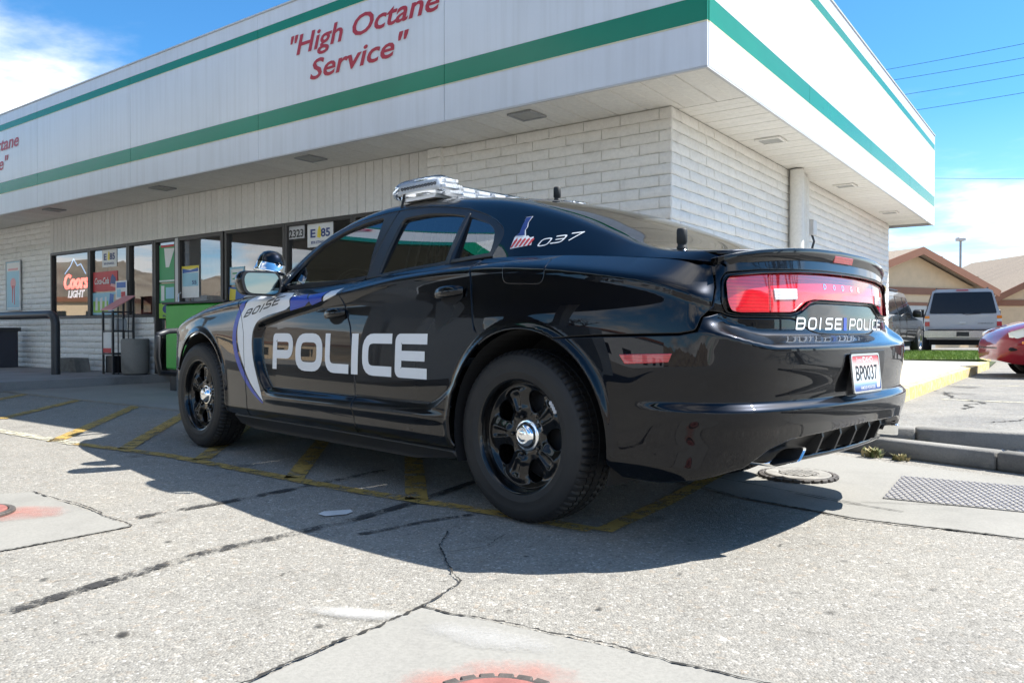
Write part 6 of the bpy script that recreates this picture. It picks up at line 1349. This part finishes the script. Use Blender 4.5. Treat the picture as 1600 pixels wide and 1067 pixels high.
def suv(name, label, loc, rz, body, low, badge=None):
    """local: x across, y forwards from the tail, z up"""
    e = empty(name, loc, rz, label=label, cat='suv')
    hw = lambda z: float(np.interp(z, [.38, .55, .85, 1.08, 1.15, 1.5, 1.84, 1.90], [.93, .985, 1.0, .985, .965, .87, .79, .66]))
    def ring(y, zs): return [(hw(z)*s_(z, y), y+lean(z), z) for z in zs]+[(-hw(z)*s_(z, y), y+lean(z), z) for z in zs[::-1]]
    s_ = lambda z, y: 1-.10*sstep(4.5, 5.2, y)-.02*sstep(.35, 0, y); lean = lambda z: 0
    zlow = [.40, .55, .70, .85, 1.0, 1.10, 1.14]
    R = []
    for y in (.03, .12, .6, 1.5, 3.2, 3.6, 4.6, 4.95, 5.1):
        zt = np.interp(y, [0, 3.4, 3.7, 4.7, 5.1], [1.14, 1.14, 1.10, 1.02, .85]); R.append([(x, y, min(z, .40+(z-.40)*(zt-.40)/.74)) for x, _, z in ring(y, zlow)])
    loft(R, body, 'body', e)
    zc = [1.141, 1.3, 1.5, 1.7, 1.84, 1.885, 1.90]; R = []
    for y, dy in ((.05, 1), (.2, .9), (1.5, 0), (2.6, -.3), (3.0, -1)):
        R.append([(x, y+(.30*(z-1.14)/.76 if dy > .5 else (-.62*(z-1.14)/.76+.45 if dy < -.5 else 0)), z) for x, _, z in ring(y, zc)])
    loft(R, body, 'cabin', e)
    # tail: window, seams, lamps, bumper
    tail = lambda x, z, d: (x, .05+(.30*(z-1.14)/.76 if z > 1.14 else -.02)-d, z)
    def tp(nm, poly, mat_, d0, d1, par=None):
        mb = MB(); mb.prism(poly, d0, d1, lambda a, b, h: tail(a, b, h)); return fixn(mb.build(nm, mat_, par or e))
    tp('rear_window', rnd([(-.86, 1.17), (.86, 1.17), (.74, 1.80), (-.74, 1.80)], .05), 'dark_glass2', -.01, .022); tg = tp('tailgate', rnd([(-.84, .70), (.84, .70), (.87, 1.14), (-.87, 1.14)], .03), body, .0, .024)
    tp('tailgate_step', rnd([(-.80, .72), (.80, .72), (.80, .80), (-.80, .80)], .02), low, .024, .034, tg); tp('latch', rnd([(-.08, .87), (.08, .87), (.08, .93), (-.08, .93)], .015), 'pale_metal', .024, .04, tg)
    tp('brake_lamp', rnd([(-.16, 1.845), (.16, 1.845), (.15, 1.875), (-.15, 1.875)], .01), 'red_reflector', -.0, .03)
    for sx in (1, -1):
        la = empty('tail_lamp'); la.parent = e
        for z0, z1, m_ in ((1.02, 1.10, 'amber_lens'), (.93, 1.015, 'white_lens'), (.80, .925, 'red_reflector')): tp('lens', rnd([(sx*.855, z0), (sx*.985, z0), (sx*.975, z1), (sx*.855, z1)], .012), m_, -.03, .03, la)
        mb = MB(); mb.tube([(sx*.66, .5, 1.93), (sx*.66, 2.6, 1.93)], .02, 8); mb.build('roof_rail', 'dark_metal', e); mb = MB(); mb.box(sx*.99, sx*1.22, 3.05, 3.17, 1.14, 1.34, .03); mb.build('wing_mirror', 'black_plastic', e, sharp=50)
        for a, b in ((.35, 1.35), (1.45, 2.25), (2.33, 3.05)):
            mb = MB(); q = [(a, 1.18), (b, 1.18), (b-.35*(b > 3), 1.72), (a+(.12 if a < .5 else 0), 1.72)]; mb.prism(rnd(q, .04), 0, 1, lambda y, z, h: (sx*(hw(z)-.002+.008*h), y, z)); fixn(mb.build('side_window', 'dark_glass2', e))
        for a in (1.40, 2.29):
            mb = MB(); mb.box(sx*.995-.006, sx*.995+.006, a-.004, a+.004, .48, 1.12); mb.build('door_seam', 'black_plastic', e)
        for y in (1.02, 4.05): small_wheel(e, sx*.90, y, .39, .24, sx); mb = MB(); mb.prism([(y+.47*math.cos(a), .41+.45*math.sin(a)) for a in np.linspace(-.1, PI+.1, 20)], 0, 1, lambda a, b, h: (sx*(hw(min(b, .9))-.03+.034*h), a, b)); fixn(mb.build('wheel_arch', 'inner_dark', e))
    mb = MB(); mb.prism(rnd([(-1.0, .46), (1.0, .46), (1.0, .66), (-1.0, .66)], .05), -.10, .10, lambda a, b, h: (a, h, b)); bp_ = fixn(mb.build('bumper', 'chrome_dull', e)); mb = MB(); mb.box(-.9, .9, -.104, .0, .665, .69); mb.build('bumper_pad', 'black_plastic', bp_); mb = MB(); mb.box(-.16, .16, -.108, -.101, .50, .63); mb.build('number_plate', 'paper_white' if 0 else 'black_plastic', bp_)
    mb = MB(); mb.tube([(.0, .03, 1.16), (.10, .005, 1.135), (.45, .02, 1.17)], .012, 6); mb.build('wiper', 'black_plastic', e); mb = MB(); mb.box(-.85, .85, .15, 4.9, .24, .47); mb.build('underbody', 'inner_dark', e)
    if badge: text('badge', badge, .05, 'black_print', e, (.58, .004, .86), (1, 0, 0), (0, 0, 1), width=.40, bold=.01)
    return e
mat('dark_glass2', (.012, .014, .016), .06, var=0); mat('chrome_dull', (.50, .51, .52), .22, metal=1)
suv('parked_suv', 'silver suv seen from behind on the driveway before the tan garage', (13.2, 22.9, .16), math.radians(-27), 'silver_paint', 'silver_paint', 'CHEVROLET')
_d = suv('parked_suv', 'dark suv with a pale lower body half hidden behind the police car', (8.15, 18.9, .20), math.radians(-38), 'dark_paint', 'champagne_paint'); _d.scale = (.88, .88, .86)
def sedan(name, label, loc, rz, body):
    e = empty(name, loc, rz, label=label, cat='sedan')
    # local: x along the car (nose at 0, tail at 4.5), y across, z up
    top = lambda x: float(np.interp(x, [0, .06, .18, .5, 1.1, 1.25, 4.0, 4.35, 4.5], [.50, .62, .72, .83, .93, .95, .98, .93, .80])); hwx = lambda x: float(np.interp(x, [0, .05, .15, .4, .9, 3.8, 4.3, 4.5], [.52, .64, .74, .82, .86, .86, .80, .68]))
    R = []
    for x in np.concatenate([[0, .03, .08, .16, .28, .42], np.linspace(.6, 4.2, 19), [4.35, 4.45, 4.5]]):
        zt = top(x); h = hwx(x); zb_ = float(np.interp(x, [0, .2, 4.3, 4.5], [.26, .20, .20, .34])); k = [(0.0, .84), (.2, .95), (.45, 1.0), (.75, .985), (.93, .93), (1.0, .78)]
        R.append([(x, h*b, zb_+(zt-zb_)*a) for a, b in k]+[(x, -h*b, zb_+(zt-zb_)*a) for a, b in k[::-1]])
    bo = loft(R, body, 'body', e, 40)
    for wx in (.86, 3.50):
        for sy in (1, -1):
            mb = MB(); mb.lathe([(.375, 0), (.375, .012), (.30, .012), (0, .012)], 32, axis='y', c=(wx, .852*sy-(.0 if sy > 0 else .012), .31)); mb.build('wheel_arch', 'inner_dark', e)
            w_ = small_wheel(e, wx, .80*sy, .305, .19, 1); w_.rotation_euler = (0, 0, PI/2 if sy > 0 else -PI/2)
    R = []
    for x0, x1, z, h in ((1.25, 3.75, .945, .80), (1.5, 3.6, 1.12, .73), (1.78, 3.35, 1.30, .66), (2.0, 3.1, 1.385, .58), (2.2, 2.9, 1.41, .40)):
        R.append([(x0, -h*.8, z), (x0, h*.8, z), (x0+.35, h, z), (x1-.3, h, z), (x1, h*.85, z), (x1, -h*.85, z), (x1-.3, -h, z), (x0+.35, -h, z)])
    loft(R[:3], 'dark_glass2', 'window_band', e, 30); loft(R[2:], body, 'roof', e, 40)
    for sy in (1, -1):
        mb = MB(); V = []
        for x, z in ((.11, .60), (.10, .67), (.20, .715), (.46, .795), (.50, .78), (.40, .70), (.30, .62), (.2, .585)): V.append((x, sy*(hwx(x)*(.985 if x > .12 else .96)+.010), z))
        n = len(V); V += [(x+.03, y*.93, z) for x, y, z in V]; mb.add(V, [tuple(range(n)), tuple(range(n, 2*n))[::-1]]+[(i, (i+1) % n, n+(i+1) % n, n+i) for i in range(n)]); fixn(mb.build('headlight', 'headlight_lens', e))
        mb = MB(); mb.box(.24, .40, sy*.80-.012+.0*sy, sy*.80+.012, .505, .545, .004); o = mb.build('marker_lamp', 'amber_lens', e); o.location = (0, sy*.004, 0)
        mb = MB(); mb.box(.10, .22, sy*.70-.05, sy*.70+.05, .40, .45, .015); mb.build('fog_recess', 'inner_dark', e)
        mb = MB(); mb.box(1.55, 1.68, sy*.86, sy*1.02, .96, 1.08, .03); mb.build('wing_mirror', body, e, sharp=50)
        for x in (1.22, 2.3, 3.2): mb = MB(); mb.box(x-.003, x+.003, sy*.862-.004, sy*.862+.004, .30, .93); mb.build('door_seam', 'inner_dark', e)
    mb = MB(); mb.box(.0, .03, -.50, .50, .42, .46, .008); mb.build('bumper_strip', 'black_plastic', e); return e
sedan('parked_sedan', 'red sedan nosing in from the right edge of the car park', (7.42, 12.20, LZ), math.radians(-17), 'red_paint')
# poles and wires
wp = [((1305, 19), (1391, 0)), ((1311, 27), (1440, 0)), ((1320, 39), (1500, 2)), ((1333, 54), (1500, 22))]
def wire(A, B_, sag, label):
    A, B_ = Vector(A), Vector(B_); mb = MB(); mb.tube([A.lerp(B_, t)-Vector((0, 0, sag*4*t*(1-t))) for t in np.linspace(0, 1, 25)], .014, 5); tag(mb.build('power_line', 'black_rubber'), label, 'power line', 'power lines above the shop roof')
PA, PB = (15.0, 62.0), (38.0, 33.0)
for k, (za, zb_, lab) in enumerate(((19.2, 16.45, 'highest power line'), (18.6, 15.6, 'second power line from the top'), (17.4, 14.9, 'third power line from the top'), (16.2, 14.05, 'lowest of the four power lines'))): wire((PA[0]+k*.3, PA[1], za), (PB[0]+k*.2, PB[1], zb_), .5, lab+' crossing the blue sky at upper right')
wire((20, 60, 12.8), (52, 48, 10.4), .3, 'lone power line low in the clouds right of the shop')
for i, (x, y) in enumerate((PA, PB)):
    p_ = empty('power_pole', (x, y, 0), .9 if i else .7, label=('wooden power pole behind the shop' if i == 0 else 'wooden power pole outside the right edge'), cat='power pole'); mb = MB(); mb.lathe([(.17, 0), (.12, 19.4 if i == 0 else 16.8), (0, 19.4 if i == 0 else 16.8)], 10); mb.build('pole', 'brown_trim', p_)
# ------------------------------------------------------------------ across the road: what the paint and the panes mirror
cn = empty('station_canopy', tuple(bw(-10.4, 13.8)), BRZ, label='white fuel station canopy with a green edge, seen only in reflections', cat='canopy')
bx_ = lambda nm, m_, *q: (lambda mb: [mb.box(*b) for b in q] and mb.build(nm, m_, cn))(MB())
bx_('fascia', 'fascia_white', (-6, 6, -10, 10, 4.55, 5.45)); bx_('green_band', 'fascia_green', (-6.01, 6.01, -10.01, 10.01, 4.30, 4.549)); bx_('ceiling', mat('canopy_soffit', (.13, .13, .105), .7), (-5.98, 5.98, -9.98, 9.98, 4.27, 4.299)); bx_('top_band', 'fascia_green', (-6.01, 6.01, -10.01, 10.01, 5.451, 5.55))
for x in (-3, 3):
    for y in (-6, 6): bx_('column', 'pale_metal', (x-.2, x+.2, y-.2, y+.2, 0, 4.3)); bx_('fuel_pump', 'paper_white', (x-.3, x+.3, y-1.3, y-.6, .15, 1.9))
text('canopy_lettering', 'Sinclair', .75, 'sign_red', cn, (6.02, -6.5, 4.76), (0, 1, 0), (0, 0, 1), bold=.01, shear=.1)
def hills():
    na, nr = 150, 26; V = []; rs = np.random.RandomState(9); ph = rs.uniform(0, 6.28, 12)
    for i in range(nr):
        r = 1500+i*170.
        for j in range(na):
            a = math.radians(-175+140*j/(na-1)); e = float(sstep(0, 18, j)*sstep(na-1, na-25, j)); f = sum(math.sin(a*k*(5.3+1.7*k)+ph[k]+i*.09*k)/(1+k) for k in range(1, 9))
            h = e*float(sstep(1500, 4600, r))*(270+90*f)+e*18*math.sin(i*1.3+j*.7); V.append((r*math.sin(a), r*math.cos(a), h-3))
    F = [(i*na+j, i*na+j+1, (i+1)*na+j+1, (i+1)*na+j) for i in range(nr-1) for j in range(na-1)]
    m, t, b = nodes('hill_scrub'); setp(b, (.2, .16, .11), .95); f = nz(t, .004, 8, .65, 'World'); t.links.new(ramp(t, f, [(.3, (.13, .10, .075)), (.5, (.24, .19, .135)), (.7, (.30, .26, .20))]), b.inputs['Base Color']); tag(fixn(mk('hills', V, F, 'hill_scrub', None, None, True)), kind='structure')
hills()
def bare_tree(x, y, h, seed, label):
    r = random.Random(seed); e = empty('bare_tree', (x, y, 0), 0, label=label, cat='tree', group='leafless trees around the lot'); mt = MB(); mc = MB()
    def grow_(p, d, l, rad, n):
        q = p+d*l; (mt if n > 3 else mc).tube([p, p.lerp(q, .5)+Vector((r.gauss(0, l*.04), r.gauss(0, l*.04), 0)), q], [rad, rad*.85, rad*.68], 5 if n > 2 else 3, caps=False)
        if n == 0: return
        for k in range(3 if n > 1 else 4):
            a = r.uniform(0, 6.28); s_ = r.uniform(.35, .8); v = (d+Vector((math.cos(a)*s_, math.sin(a)*s_, r.uniform(-.1, .35)))).normalized(); grow_(p.lerp(q, r.uniform(.6, 1)), v, l*r.uniform(.62, .8), rad*.6, n-1)
    grow_(Vector((0, 0, 0)), Vector((0, 0, 1)), h*.33, h*.022, 5); mt.build('trunk', 'bark', e); mc.build('crown', 'bark', e)
mat('bark', (.09, .075, .06), .9)
for i, (x, y, h, lab) in enumerate(((16, 2.5, 9, 'bare tree across the car park, mirrored in the tail lamps'), (21, 5, 11, 'taller bare tree further along the car park'), (-40, -6, 9, 'bare tree beyond the fuel canopy'))): bare_tree(x, y, h, 30+i, lab)
for x, y, rz, wx, wy, h, m_, lab in ((-95, 34, .3, 14, 22, 4.0, 'stucco', 'tan commercial block across the road'), (-70, -22, .1, 12, 26, 6.5, 'pale_metal', 'pale flat roofed store across the road'), (46, -12, .4, 14, 18, 5, 'stucco', 'tan flat roofed building east of the lot')):
    e = empty('roadside_building', (x, y, 0), rz, label=lab, cat='building'); mb = MB(); mb.box(-wx/2, wx/2, -wy/2, wy/2, 0, h); mb.build('wall', m_, e); mb = MB(); mb.box(-wx/2-.3, wx/2+.3, -wy/2-.3, wy/2+.3, h, h+.5); mb.build('parapet', 'brown_trim', e)
    for k in range(5): mb = MB(); sx = 1 if x < 0 else -1; mb.box(sx*wx/2-.03, sx*wx/2+.03, -wy/2+1.5+k*wy/5.5, -wy/2+3.4+k*wy/5.5, 1, 3); mb.build('window', 'dark_glass2', e)
